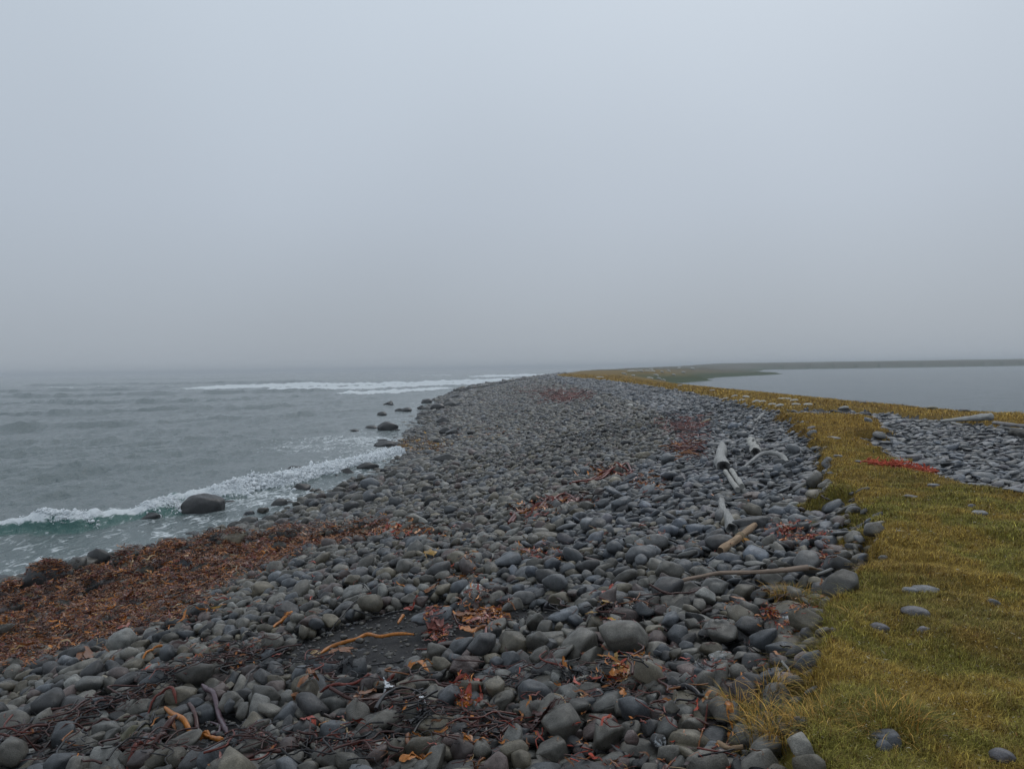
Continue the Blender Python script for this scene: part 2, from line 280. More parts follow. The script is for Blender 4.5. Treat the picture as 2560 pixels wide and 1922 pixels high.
def sea_h(x, y):
    r = np.hypot(x, y); z = 0*x
    shore = x-tab(y, XS)
    depth = ss(1.5, -14, shore)*.85+.15
    wr = np.random.default_rng(3)
    for k in range(30):
        lam = .42*1.17**k; th = wr.normal(.25, .6); a = .0175*lam**.75*min(1, 5/lam)**.8
        kx, ky = math.cos(th)*2*math.pi/lam, -math.sin(th)*2*math.pi/lam
        ph = wr.uniform(0, 6.28)+1.5*fbm(x/lam*.25, y/lam*.25, 60+k, 2)*6
        lod = ss(260*lam, 90*lam, r)
        s_ = np.sin(kx*x+ky*y+ph); z = z+a*lod*(1-np.abs(s_))*1.1*depth if k % 2 else z+a*lod*s_*depth
    foam = 0*x; teal = 0*x
    d, s, sd_ = seg_dist(x, y, CREST); nn = d*sd_        # + = seaward
    wob = (fbm(s*.8, s*0, 71, 4)-.5); nn = nn+wob*1.1
    amp = .50*(.75+.6*fbm(s*.55, 0*s+3, 72, 3))*ss(0, 10, s)*(1-.55*ss(26, 34, s))
    pr = np.where(nn < 0, ss(-.62, .02, nn), np.exp(-np.abs(nn/1.15)**1.6))
    rough = (fbm(x*2.1, y*2.1, 74, 4)-.5)
    z = z*(1-.5*pr)+amp*pr*(1+.75*rough)
    sfac = ss(23.5, 27, s)                              # white pile right of the big boulder
    fz = np.exp(-((nn+.02)/.36)**2)*(.40+.40*fbm(x*1.1, y*1.1, 73, 3)+.25*sfac)+sfac*ss(-.6, -.15, nn)*ss(.95, .15, nn)*.42
    foam = np.maximum(foam, fz*ss(0, 4, s)); teal = np.maximum(teal, ss(-.9, -.4, nn)*ss(.35, .0, nn)*(1-sfac*.9))
    # backwash lace between the breaker and the stones, and white water among the boulders
    lace = ss(2.0, -.5, shore)*ss(-12, -3, shore)
    foam = np.maximum(foam, lace*(.19+.27*fbm(x*.5, y*.5, 77, 3))*np.where((nn < .5) & (y < 42), 1, .8))
    bay = np.exp(-((y-47)/11)**2)*ss(-13, -5, shore)
    foam = np.maximum(foam, bay*(.20+.36*fbm(x*.3, y*.16, 78, 3))); foam = np.maximum(foam, .20*ss(.5, .7, fbm(x*.12, y*.07, 79, 4))*ss(90, 30, r))
    edge = np.exp(-((shore+.1)/.5)**2)*.30*ss(8, 14, r); foam = np.maximum(foam, edge)
    for pl, am, fo in BARS:
        d, s, sd_ = seg_dist(x, y, pl); L_ = sum(math.dist(p, q) for p, q in zip(pl[:-1], pl[1:]))
        nn = d*sd_; wd = .015*np.mean([math.hypot(*p) for p in pl]); nn = nn+(fbm(s*.08, 0*s, 80, 3)-.5)*wd*2
        env = ss(0, L_*.12, s)*ss(L_, L_*.8, s)*(.6+.8*fbm(s*.05, 0*s+9, 81, 3))
        pr = np.where(nn < 0, ss(-wd*.8, 0, nn), np.exp(-(nn/(wd*1.6))**2)); z = z+am*1.05*pr*env
        foam = np.maximum(foam, fo*env*ss(-wd*1.3, -wd*.2, nn)*ss(wd*.7, 0, nn)*(1 if fo > .5 else .8))
    return z, foam, teal
SZ, SF, ST = sea_h(SX, SY)
idx = np.arange(SX.size).reshape(SX.shape)
q = np.stack([idx[:-1, :-1], idx[1:, :-1], idx[1:, 1:], idx[:-1, 1:]], -1).reshape(-1, 4)
keep = ((SX-tab(SY, XS)).reshape(-1)[q].min(1) < 2.0); V = np.stack([SX, SY, SZ], -1).reshape(-1, 3)
Vs, Fs, (fo, te) = sub(V, q[keep], SF.reshape(-1), ST.reshape(-1))
sea = mesh_np('sea_water', Vs, Fs, [M_SEA], attrs={'foam': fo, 'teal': te}); tag(sea, 'grey choppy sea with white breakers left of the beach', 'water', kind='structure')
# lagoon
la = np.radians(np.linspace(-4, 88, 320)); lr = np.geomspace(20, 3500, 300)
A, R_ = np.meshgrid(la, lr, indexing='ij'); LX = R_*np.sin(A); LY = R_*np.cos(A)
LZ = .3+(fbm(LX*.45+LY*.1, LY*.7, 91, 4)-.5)*.14
idx = np.arange(LX.size).reshape(LX.shape); q = np.stack([idx[:-1, :-1], idx[1:, :-1], idx[1:, 1:], idx[:-1, 1:]], -1).reshape(-1, 4)
keep = (((LX-tab(LY, XL)).reshape(-1)[q].max(1) > -6) & (LY.reshape(-1)[q].min(1) < 720)); Vl, Fl, _ = sub(np.stack([LX, LY, LZ], -1).reshape(-1, 3), q[keep])
tag(mesh_np('lagoon_water', Vl, Fl, [M_LAG]), 'calm grey lagoon behind the grassy spit', 'water', kind='structure')
# ------------------------------------------------------------------ stones: shapes
import bmesh
def ico(level):
    bm = bmesh.new(); bmesh.ops.create_icosphere(bm, subdivisions=level, radius=1)
    V = np.array([v.co[:] for v in bm.verts]); Fq = np.array([[v.index for v in f.verts] for f in bm.faces]); bm.free(); return V, Fq
ICO = {k: ico(k) for k in (1, 2, 3, 4, 5)}
def proto(seed, angular, level, rough=0):
    """rounded polyhedron: soft minimum over random planes"""
    r = np.random.default_rng(seed); D, Fq = ICO[level]
    k = r.integers(9, 15); nrm = r.normal(size=(k, 3)); nrm /= np.linalg.norm(nrm, axis=1)[:, None]
    for _ in range(20):                        # spread the planes
        f = nrm[:, None]-nrm[None]; d2 = (f**2).sum(-1)+np.eye(k); nrm = nrm+.08*(f/d2[..., None]**1.5).sum(1); nrm /= np.linalg.norm(nrm, axis=1)[:, None]
    h = r.uniform(.58, 1.0, k) if angular > 11 else r.uniform(.76, 1.0, k)
    q = np.maximum(D@nrm.T, 0)/h
    rad_ = ((q**angular).sum(1)+1e-9)**(-1/angular); V_ = D*np.minimum(rad_, 1.35)[:, None]
    ph = r.uniform(0, 6, 9)
    n_ = sum(np.sin(V_@r.normal(0, 2.2, 3)+ph[i]) for i in range(5))*.022; V_ = V_*(1+n_)[:, None]
    tp, bd, sh = r.uniform(-.38, .38), r.uniform(-.18, .18), r.uniform(-.25, .25); x0 = V_[:, 0].copy(); V_[:, 1] = V_[:, 1]*(1+tp*x0)+bd*x0**2; V_[:, 2] = V_[:, 2]*(1-sh*x0)+r.uniform(-.15, .15)*V_[:, 1]**2
    if rough:
        n3 = fbm(V_[:, 0]*5+seed, V_[:, 1]*5+V_[:, 2]*3.7, seed, 4)-.5; V_ = V_*(1+rough*n3)[:, None]
    V_ = V_-(V_.max(0)+V_.min(0))/2; V_ = V_/np.abs(V_).max(0)
    return V_, Fq
NPR = 24
def hull_stone(seed, bev, segs, cuts=0, rough=0):
    r = np.random.default_rng(seed); n = int(r.integers(9, 17)); p = r.normal(size=(n, 3)); p /= np.linalg.norm(p, axis=1)[:, None]
    for _ in range(8):
        f = p[:, None]-p[None]; d2 = (f**2).sum(-1)+np.eye(n); p = p+.05*(f/d2[..., None]**1.5).sum(1); p /= np.linalg.norm(p, axis=1)[:, None]
    p = p*r.uniform(.82, 1.1, (n, 1)); p[:, 2] = np.clip(p[:, 2], -r.uniform(.5, .9), r.uniform(.5, .9))
    bm = bmesh.new(); [bm.verts.new(q) for q in p]; bmesh.ops.convex_hull(bm, input=bm.verts[:])
    bmesh.ops.dissolve_limit(bm, angle_limit=.30, verts=bm.verts[:], edges=bm.edges[:]); loose = [v for v in bm.verts if not v.link_faces]; bmesh.ops.delete(bm, geom=loose, context='VERTS')
    if bev: bmesh.ops.bevel(bm, geom=bm.edges[:]+bm.verts[:], offset=bev, segments=segs, profile=.6, affect='EDGES', clamp_overlap=True)
    bmesh.ops.triangulate(bm, faces=bm.faces[:])
    for _ in range(cuts): bmesh.ops.subdivide_edges(bm, edges=[e for e in bm.edges if e.calc_length() > (.22 if _ == 0 else .12)], cuts=1, smooth=.15, use_grid_fill=False); bmesh.ops.triangulate(bm, faces=bm.faces[:])
    V_ = np.array([v.co[:] for v in bm.verts]); Fq = np.array([[v.index for v in f.verts] for f in bm.faces]); bm.verts.index_update(); Fq = np.array([[v.index for v in f.verts] for f in bm.faces]); bm.free()
    if rough:
        nn_ = V_/(np.linalg.norm(V_, axis=1)[:, None]+1e-9); n3 = fbm(V_[:, 0]*4+seed, V_[:, 1]*4+V_[:, 2]*3.1, seed, 4)-.5; V_ = V_+nn_*(rough*1.2*n3)[:, None]
    V_ = V_-(V_.max(0)+V_.min(0))/2; V_ = V_/np.abs(V_).max(0); return V_, Fq
def any_stone(i, lv):
    if ANG[i] > 11: return hull_stone(500+i*7, {1: 0, 2: .12, 3: .16}[lv], {1: 1, 2: 1, 3: 2}[lv])
    return proto(100+i, ANG[i], lv, .05 if lv >= 3 else 0)
ANG = [9, 8, 11, 10, 8, 11, 9, 12, 10, 12, 14, 14, 18, 26, 34, 20, 30, 22, 14, 14, 24, 14, 28, 16]
LIB = {lv: [any_stone(i, lv) for i in range(NPR)] for lv in (1, 2, 3)}
HI = {}
def hi_mesh(i, rough=.06):
    if (i, rough) not in HI:
        V_, Fq = proto(100+i, ANG[i], 4 if rough < .15 else 5, rough) if ANG[i] <= 11 or rough > .1 else hull_stone(500+i*7, .15, 3, 2, .07); me = bpy.data.meshes.new('stone'); me.from_pydata(V_.tolist(), [], Fq.tolist()); me.update()
        me.polygons.foreach_set('use_smooth', np.ones(len(Fq), bool)); me.materials.append(M_STONE_OBJ); HI[(i, rough)] = me
    return HI[(i, rough)]
TINT = {'G': (.115, .115, .104), 'D': (.040, .042, .045), 'P': (.092, .072, .069), 'B': (.076, .088, .102), 'O': (.124, .115, .088), 'L': (.155, .164, .160), 'Y': (.092, .088, .046)}
TINT = {k_: (v_[0]*.94, v_[1]*.88, v_[2]*.83) for k_, v_ in TINT.items()}
CNAME = {'G': 'grey', 'D': 'dark', 'P': 'purplish brown', 'B': 'blue grey', 'O': 'olive grey', 'L': 'pale grey', 'Y': 'mossy olive'}
def rotm(nrm, yaw):
    n = np.array(nrm, float); n /= np.linalg.norm(n); a = np.array([math.cos(yaw), math.sin(yaw), 0]); a = a-n*(a@n); a /= np.linalg.norm(a); b = np.cross(n, a)
    return np.stack([a, b, n], 1)
# ------------------------------------------------------------------ pile height grid near the camera
CX0, CY0, CELL = -17.5, 1.4, .03; NXG, NYG = int(31/CELL), int(35/CELL)
gx = CX0+(np.arange(NXG)+.5)*CELL; gy = CY0+(np.arange(NYG)+.5)*CELL
GXX, GYY = np.meshgrid(gx, gy, indexing='ij'); TSD = turf_sd(GXX, GYY); HG = ground(GXX, GYY, TSD); FREE = np.ones(HG.shape, bool)
def wpts(pts, z=2.75): return [px_ground(a, b, z)[:2] for a, b in pts]
SANDP = wpts([(700, 1640), (760, 1590), (830, 1560), (960, 1520), (1080, 1500), (1150, 1515), (1290, 1500), (1400, 1520), (1360, 1545), (1230, 1545), (1200, 1575), (1120, 1600), (1040, 1640), (900, 1670), (800, 1650)])
SANDP2 = [wpts([(430, 1840), (520, 1790), (600, 1790), (590, 1840), (500, 1880)]), wpts([(1130, 1690), (1180, 1690), (1180, 1720), (1120, 1725)]), wpts([(230, 1730), (300, 1720), (300, 1760)]), wpts([(240, 1880), (330, 1870), (330, 1900), (240, 1915)])]
sand_sd = sdf(GXX, GYY, SANDP)
for p_ in SANDP2: sand_sd = np.maximum(sand_sd, sdf(GXX, GYY, p_))
sand_sd = sand_sd+.07+(fbm(GXX*4, GYY*4, 53, 3)-.5)*.16
KBAND = [px_ground(a*1.157, b_*1.157, 1.0)[:2] for a, b_ in [(0, 1285), (120, 1250), (300, 1205), (430, 1180), (560, 1165), (700, 1155), (860, 1135), (880, 1145), (740, 1175), (640, 1195), (520, 1245), (430, 1300), (350, 1350), (200, 1395), (0, 1455), (-150, 1500), (-150, 1330)]]
kband_sd = sdf(GXX, GYY, KBAND)+(fbm(GXX*.9, GYY*.9, 51, 4)-.5)*1.5
overm = inside(GXX, GYY, OVER)
HG += .04*ss(-.02, .12, sand_sd)*(TSD < 0)
GBASE = HG.copy()
def gi(x, y): return int((x-CX0)/CELL), int((y-CY0)/CELL)
def hgt(x, y, r=.0):
    i, j = gi(x, y); k = max(0, int(r/CELL))
    if 0 <= i < NXG and 0 <= j < NYG: return float(HG[max(0, i-k):i+k+1, max(0, j-k):j+k+1].max())
    return float(ground(np.array([x]), np.array([y]))[0])
def drop(x, y, a, b, c, yaw, tilt, quant=.8, force=False, sink=0.0, slope=True):
    i, j = gi(x, y); k = max(1, int(a/CELL)); i0, i1, j0, j1 = i-k, i+k+1, j-k, j+k+1
    if i0 < 1 or j0 < 1 or i1 >= NXG-1 or j1 >= NYG-1: return None
    Hs = HG[i0:i1, j0:j1]; X = GXX[i0:i1, j0:j1]-x; Y = GYY[i0:i1, j0:j1]-y
    if slope:
        sx = (HG[i+k, j]-HG[i-k, j])/(2*k*CELL); sy = (HG[i, j+k]-HG[i, j-k])/(2*k*CELL); sx = min(.5, max(-.5, sx)); sy = min(.5, max(-.5, sy))
    else: sx = sy = 0
    nx, ny = -sx+tilt[0], -sy+tilt[1]
    ca, sa_ = math.cos(yaw), math.sin(yaw); U_ = (X*ca+Y*sa_)/a; W_ = (-X*sa_+Y*ca)/b; q = U_*U_+W_*W_; m = q < .96
    if not m.any(): return None
    if not force and (~FREE[i0:i1, j0:j1][m]).mean() > .12: return None
    th = c*np.sqrt(np.maximum(1-q, 0)); pl = -(nx*X+ny*Y)
    z = float(np.quantile((Hs+th*.92-pl)[m], quant))-sink
    if not force and z-c > GBASE[i, j]+.085+.2*c: return None
    top = z+pl+th
    HG[i0:i1, j0:j1] = np.where(m, np.maximum(Hs, top), Hs)
    if force: FREE[i0:i1, j0:j1] &= ~(q < .75)
    return z, (nx, ny, 1.0)
# ------------------------------------------------------------------ named stones seen in the photograph  (crop, cx, cy, w, h, tilt, colour, shape, mark)
CR = {4: (0, 1380, .4069), 5: (800, 1380, .4069), 6: (1660, 1380, .4069), 7: (1650, 1050, .301), 2: (800, 880, .3617), 1: (0, 880, .4521), 8: (1900, 1000, .2984)}
HS = '''4 1865 780 150 130 0 O r|4 1680 810 140 120 0 P r|4 2100 795 140 130 0 G a|4 1545 1030 150 130 25 O r|4 1420 900 150 140 0 G r|4 1400 835 80 50 0 B r|4 820 1100 180 115 30 Y r|4 1430 1190 90 120 0 G r|4 1770 1250 200 110 15 G r|4 1920 1265 150 100 10 O r|4 1500 1275 270 120 10 P a
4 1120 1165 240 80 15 G r|4 1880 1095 110 100 0 B a|4 2060 1060 190 150 0 B a|4 2065 1165 90 70 0 G r|4 1990 1195 110 60 0 D r|4 850 935 180 100 28 G r|4 715 950 110 90 10 O r|4 505 960 130 80 10 G r|4 390 910 190 70 15 D r|4 230 925 230 90 10 D r|4 350 985 180 90 5 P a|4 120 1025 150 60 10 B r
4 60 990 120 80 20 O r|4 280 1065 220 90 0 G a|4 280 1160 110 60 0 P r|4 120 1095 170 70 15 G r|4 160 1290 210 90 15 O r|4 370 1270 140 70 25 G r|4 560 1270 150 60 0 D r|4 700 1275 180 60 20 G r|4 750 855 140 80 8 G r|4 780 775 180 80 25 D r|4 520 860 90 60 5 G r|4 430 760 170 90 25 G r|4 340 845 80 50 0 G r|4 1075 765 190 70 8 G r
4 1300 700 280 70 18 D r|4 1155 850 110 60 10 O r|4 1345 745 150 70 -5 P a|4 810 690 140 110 0 O a|4 225 605 170 70 8 O r|4 950 515 150 80 5 D r|4 690 520 120 70 5 B r|4 1060 400 150 50 12 L r|4 1360 540 150 70 0 O r|4 1220 580 140 90 30 G r|4 1340 625 180 60 8 G a|4 1500 585 110 60 0 L r|4 1650 540 170 90 5 O r|4 1610 612 120 60 10 G r
4 1770 555 120 70 20 G r|4 1900 420 150 110 0 P a|4 2000 370 100 60 0 B a|4 1740 360 130 60 5 G r|4 1250 265 180 70 20 G r|4 1530 105 110 60 0 B r|4 1520 205 110 90 40 G r|4 1870 215 90 80 0 G a|4 1470 170 130 70 10 G r|4 960 75 110 40 15 L r|4 1265 205 70 50 0 G r|4 1095 315 70 35 0 L r|4 620 790 100 60 20 G r|4 170 830 90 50 5 G r|4 60 880 110 70 25 O r|4 2180 215 100 70 20 O r
5 890 665 190 130 0 P r|5 590 775 170 130 0 G r|5 330 745 110 70 10 B a|5 560 940 140 130 0 O r|5 920 860 150 110 10 B r|5 700 870 110 45 0 B r|5 1060 710 120 80 0 B a|5 1110 780 100 80 -30 O r|5 1045 805 90 70 10 P r|5 1225 735 200 70 30 G a|5 1175 640 130 130 30 B a|5 1410 800 170 140 25 L r|5 1110 865 190 100 25 G a|5 140 945 170 80 10 G r|5 330 1095 140 120 0 D r
5 500 1035 120 90 0 G r|5 700 1110 140 100 0 G r|5 990 1120 230 125 -8 D a|5 850 1255 320 120 8 D a|5 1090 1035 300 120 5 B a|5 1245 1040 100 130 0 B a|5 1425 1150 200 150 5 G a|5 1350 1275 270 140 15 B a|5 1720 1030 250 120 25 P a|5 1700 955 180 70 5 G r|5 1850 840 240 90 5 B a|5 1900 1045 150 120 20 G r|5 1990 1130 300 120 8 G r|5 1915 1165 90 130 0 P r|5 2075 1165 100 90 -20 D r w|5 2075 965 110 110 0 P a
5 2140 1010 120 100 20 G r|5 2030 1280 130 110 0 G r|5 1740 1245 160 60 5 G r|5 1820 1300 300 70 5 D r|5 1565 1240 190 70 15 D a|5 1960 1240 100 70 0 D r w|5 1610 1150 110 80 0 P r|5 1790 560 120 90 0 O r|5 1860 445 110 80 0 G a|5 1610 460 90 60 0 P r|5 1470 260 140 100 0 O p|5 1580 400 100 60 5 B r|5 1740 665 100 90 0 P r|5 2020 655 200 60 -5 G a|5 2000 430 110 70 0 G a|5 1930 520 160 100 -10 D a w|5 2140 450 80 50 0 D a w
5 1400 510 230 50 8 G a|5 1530 550 130 60 0 D r|5 690 390 260 95 14 B a|5 555 270 120 75 10 G r|5 200 225 100 60 0 O r|5 620 305 90 60 0 P a|5 240 290 110 90 20 G a|5 355 305 90 70 0 P a|5 1115 505 90 50 0 B r|5 940 230 150 100 0 G a w|5 1070 215 90 80 0 D a|5 1180 330 140 75 25 G a|5 1140 260 120 60 0 B a|5 1185 155 80 70 0 P r|5 1210 520 90 70 0 G r|5 260 1280 120 90 0 O r|5 600 1320 120 90 0 P r
5 430 1295 150 80 5 B r|5 560 1235 140 70 0 G r|5 1170 1275 90 70 0 G r|5 1560 640 110 60 10 L r|5 270 690 90 50 0 G a|5 480 700 110 60 20 P r|5 1830 690 100 60 0 G r|5 2080 750 110 80 0 B r|5 1330 600 100 60 0 P a|5 1480 600 110 60 0 G r|5 760 590 110 50 0 P r|5 1610 290 100 70 0 G r|5 1440 400 120 40 0 D r|5 1690 190 90 60 0 B a|5 2060 150 110 80 0 G a|5 1760 270 110 70 20 P a
6 90 860 180 70 -10 G r|6 45 1020 100 100 10 G r|6 145 1010 120 115 20 O a|6 120 1165 190 130 0 O a|6 330 1180 180 150 10 B a|6 480 1090 160 170 10 G a|6 350 915 130 80 0 P r|6 330 1040 140 70 0 D r|6 100 1310 140 90 0 B a|6 350 1315 130 60 0 G r|6 660 770 170 90 20 B a|6 525 750 130 60 12 O r|6 245 735 140 120 -15 B a|6 610 705 80 85 0 G r|6 100 680 150 90 0 D a|6 90 755 180 35 -12 D a
6 395 820 80 65 15 O r|6 320 810 70 50 0 G r|6 730 620 200 100 5 B a|6 475 575 100 80 -10 D a|6 295 565 150 85 5 O r|6 345 605 140 40 15 L a w|6 640 530 150 80 3 O r|6 580 630 110 60 0 D a|6 915 470 90 65 0 G r|6 770 395 170 75 0 D r w|6 790 445 110 50 0 B a|6 585 425 110 75 0 G a|6 215 400 170 70 -5 L r|6 450 490 130 75 5 D r|6 40 500 80 60 0 P r|6 140 560 100 70 0 B a|6 40 585 80 70 0 G a|6 70 370 120 90 -5 L a
6 135 205 155 120 0 B r|6 640 360 90 60 0 B r|6 400 265 120 60 5 G r|6 480 305 110 85 -10 D a|6 340 330 80 50 0 G r|6 400 135 120 55 0 L a w|6 530 95 140 45 8 G r|6 905 142 110 50 0 B r|6 905 230 90 50 0 G r|6 1000 220 70 75 20 P r|6 1105 65 110 50 0 G r|6 545 350 90 60 0 G r|6 470 80 90 40 0 B a|6 180 260 70 50 0 G r|6 450 690 90 60 0 O r|6 380 660 110 60 -10 G r|6 500 700 70 40 0 P r|6 690 690 90 60 0 B r
7 1480 1090 215 95 -8 P a|7 1000 1120 130 115 0 B a|7 770 875 320 165 10 D a|7 455 885 100 115 0 O r|7 470 208 160 60 0 B f|7 815 165 110 45 12 L f|7 1060 890 140 60 0 G f|7 1225 957 120 40 -5 P f|7 1175 780 100 55 20 P r|7 1420 785 140 65 22 G a|7 1010 685 190 80 5 G a|7 700 705 130 90 0 P r|7 690 645 140 60 0 G r|7 595 740 90 70 0 G r|7 330 655 110 90 0 D a|7 300 980 105 55 0 G r|7 1250 1290 130 75 0 G r
7 790 1232 170 55 5 L r|7 1215 400 100 55 0 B r|7 905 985 140 80 0 D r|7 640 1215 100 50 0 B r|7 1535 1180 110 80 5 G r|7 60 1350 120 120 0 O a|7 220 1380 0 0 0 G r|7 220 1180 170 65 0 O r|7 340 1210 110 60 -10 O r|7 120 1130 90 50 0 G r|7 60 1250 120 100 0 P a w|7 1520 1240 80 60 25 B a|7 640 795 90 35 5 L a w|7 1100 560 90 40 0 B r|7 1240 560 60 40 0 G r|7 780 520 180 50 0 D a|7 1090 370 60 50 0 B r|7 1010 830 110 40 0 P r
2 1420 1065 90 50 0 P r|2 1540 1275 210 85 5 O a|2 1240 1447 110 60 5 O r|2 655 1260 110 45 10 B r|2 470 1290 110 60 5 D a|2 1060 1360 120 40 0 L r|2 1780 1112 120 85 -10 O a|2 1110 950 190 60 5 G f|2 1000 1290 60 40 0 P a|2 230 1435 110 60 0 G r|2 560 1535 80 60 0 O r|2 320 1565 70 50 0 B r|2 1080 880 90 40 0 B r|2 1480 980 80 40 0 D r|2 1950 1110 90 50 0 G r|2 1840 1380 100 90 0 O a'''
def depth_of(x, y, z): return float(np.dot((x, y, z-CAM_H), fwv))
IDX = {'r': [0, 1, 2, 3, 4, 6, 8, 5], 'a': [12, 13, 14, 15, 16, 17, 20, 22], 'f': [7, 9, 18, 19], 'p': [14]}
singles = []      # dict(pos, axes, rotation, proto, colour, shape, mark, u, v, size)
def add_single(x, y, z, ax, Rm, pi_, colr, shape, mark, u, v, cat='stone', special=None, rough=.06):
    singles.append(dict(p=(x, y, z), ax=ax, R=Rm, pi=pi_, c=colr, s=shape, m=mark, u=u, v=v, cat=cat, special=special, rough=rough))
for tok in HS.replace('\n', '|').split('|'):
    f = tok.split()
    if len(f) < 8 or f[3] == '0': continue
    cr_, cx, cy_, ww, hh, ti = [float(t) for t in f[:6]]; ox, oy, scl = CR[int(cr_)]
    u, v = ox+cx*scl, oy+cy_*scl; ww *= scl; hh *= scl
    x, y, z = px_ground(u, v+hh*.3); dist = depth_of(x, y, z); a = ww/2*dist/FPX; hv = hh/2*dist/FPX
    el = math.atan2(CAM_H-z, math.hypot(x, y)); b = max(a*.62, min(a*.9, hv*1.1)); c = math.sqrt(max(hv**2-(b*math.sin(el))**2, 0))/math.cos(el)
    c = min(max(c, .3*a if f[7] != 'f' else .16*a), 1.05*a); view = math.atan2(x, y)
    yaw = -view+math.radians(ti)*.6+rng.normal(0, .08); tl = -math.tan(math.radians(ti))*.6; tilt = (tl*math.cos(view), -tl*math.sin(view)-.1)
    r_ = drop(x, y, max(a, b), b, c, yaw, tilt, .6, True, c*.12-.045, False)
    if r_ is None: continue
    sp = None
    add_single(x, y, r_[0], (a*1.03, b, c*1.05), rotm(r_[1], yaw), IDX[f[7]][int(rng.integers(len(IDX[f[7]])))], f[6], f[7], 'w' if len(f) > 8 else '', u, v, rough=.16 if (tok.startswith('5 890') or tok.startswith('6 135') or tok.startswith('7 1480')) else .06)
# boulders at the water's edge: u, v of the foot, w, h, shape
BO = '''497 1289 102 54 a|352 1312 84 26 w|106 1468 108 62 r|748 1232 50 27 r|865 1187 41 20 r|918 1176 54 23 r|735 1180 40 17 a|970 1016 27 15 r|1066 1009 28 13 r|997 1029 22 10 r|1014 1029 29 11 r|954 1039 24 11 r|879 1033 18 4 r|1053 1024 22 12 r|1059 1039 34 12 r|1048 1049 28 10 r|1075 1049 14 7 r|968 1078 52 26 r|926 1074 32 12 r|883 1080 26 9 r|988 1078 25 8 r
954 1104 28 9 r|963 1118 60 18 a|988 1098 21 8 r|984 1130 34 15 a|1111 1088 30 17 r|1106 1061 34 16 r|1126 1021 34 15 r|1093 1028 36 18 r|1120 1007 20 9 r|1140 998 42 13 r|1116 998 22 10 r|1162 975 18 6 r|1128 1089 34 12 a|1116 1158 66 19 r|1073 1198 73 18 r|1013 1195 36 15 r|777 1271 42 28 r|832 1275 38 20 r|640 1318 34 20 a|479 1362 30 16 a|836 1246 66 18 r|392 1424 48 20 r|620 1432 44 24 r|842 1193 16 10 r|663 1252 22 8 r|570 1262 34 14 a|725 1262 28 14 r|905 1225 36 12 a|1180 966 24 6 r|1205 962 18 5 r|1310 958 0 0 r|1150 1015 20 9 r|1095 1110 26 10 r|575 1287 26 9 a|745 1295 30 14 r|930 1240 50 18 r|990 1225 40 14 r|1180 1090 26 10 r|230 1408 26 9 r|300 1405 32 8 r'''
for tok in BO.replace('\n', '|').split('|'):
    f = tok.split(); u, v, ww, hh = map(float, f[:4])
    if ww == 0: continue
    x, y = P(u, v, 0.0); z = float(base(np.array([x]), np.array([y]))[0])
    if z > 0: x, y, z = px_ground(u, v, .3)
    dist = depth_of(x, y, 0); a = ww/2*dist/FPX; hv = hh*dist/FPX; shp = 'a' if f[4] == 'a' else 'r'
    wl = max(0, z); wl += .14 if (z > 0 and y > 30) else 0; c = max(hv*.62, .25*a); b = a*.75; zc = wl-.05+hv-c; yaw = -math.atan2(x, y)+rng.normal(0, .2)
    y += b*.6
    tilt = (rng.normal(0, .08), rng.normal(0, .08)) if f[4] != 'w' else (-.35, 0)
    add_single(x, y, zc, (a*1.04, b, c), rotm((*tilt, 1), yaw), IDX[shp][int(rng.integers(len(IDX[shp])))], 'D' if (z <= .25 or y > 30) else 'B', shp, '', u, v-hh/2, cat='boulder')
    i, j = gi(x, y); k = int(a/CELL)
    if 1 < i-k and i+k < NXG and 1 < j-k and j+k < NYG:
        sl_ = (slice(i-k, i+k+1), slice(j-k, j+k+1)); q = ((GXX[sl_]-x)/a)**2+((GYY[sl_]-y)/b)**2; FREE[sl_] &= ~(q < .8); HG[sl_] = np.where(q < 1, np.maximum(HG[sl_], zc+c*np.sqrt(np.maximum(1-q, 0))), HG[sl_])
# flat stones lying on the turf
TF = '8 615 330 125 28 L f|8 655 484 75 26 L f|8 515 258 75 12 L f|8 1255 838 120 30 B f|8 1455 755 100 42 B f|8 710 770 52 50 L r|8 1840 988 122 30 L f|8 1775 942 60 24 P f|8 1175 1118 95 26 B f|6 1605 255 150 46 L f|6 1510 263 90 26 L f|6 1545 430 175 66 P f|6 1600 530 90 45 P f|6 1320 492 120 45 P f|6 2020 347 80 22 B f|6 1350 1160 200 110 D a|6 1350 1205 100 60 B r|6 830 1080 100 70 D f|6 820 1030 90 40 P f|6 2080 1310 150 70 P f|6 640 1165 90 60 D r|8 1960 580 150 60 B f|8 1790 755 130 60 B f|8 1680 700 130 40 D f|8 2150 830 200 50 B f|8 500 640 60 30 O r|8 590 650 60 30 G r|8 560 700 50 30 O r|8 1175 535 130 30 B f|8 940 545 170 26 B f|8 820 540 70 22 D f|8 1140 260 110 40 L f'
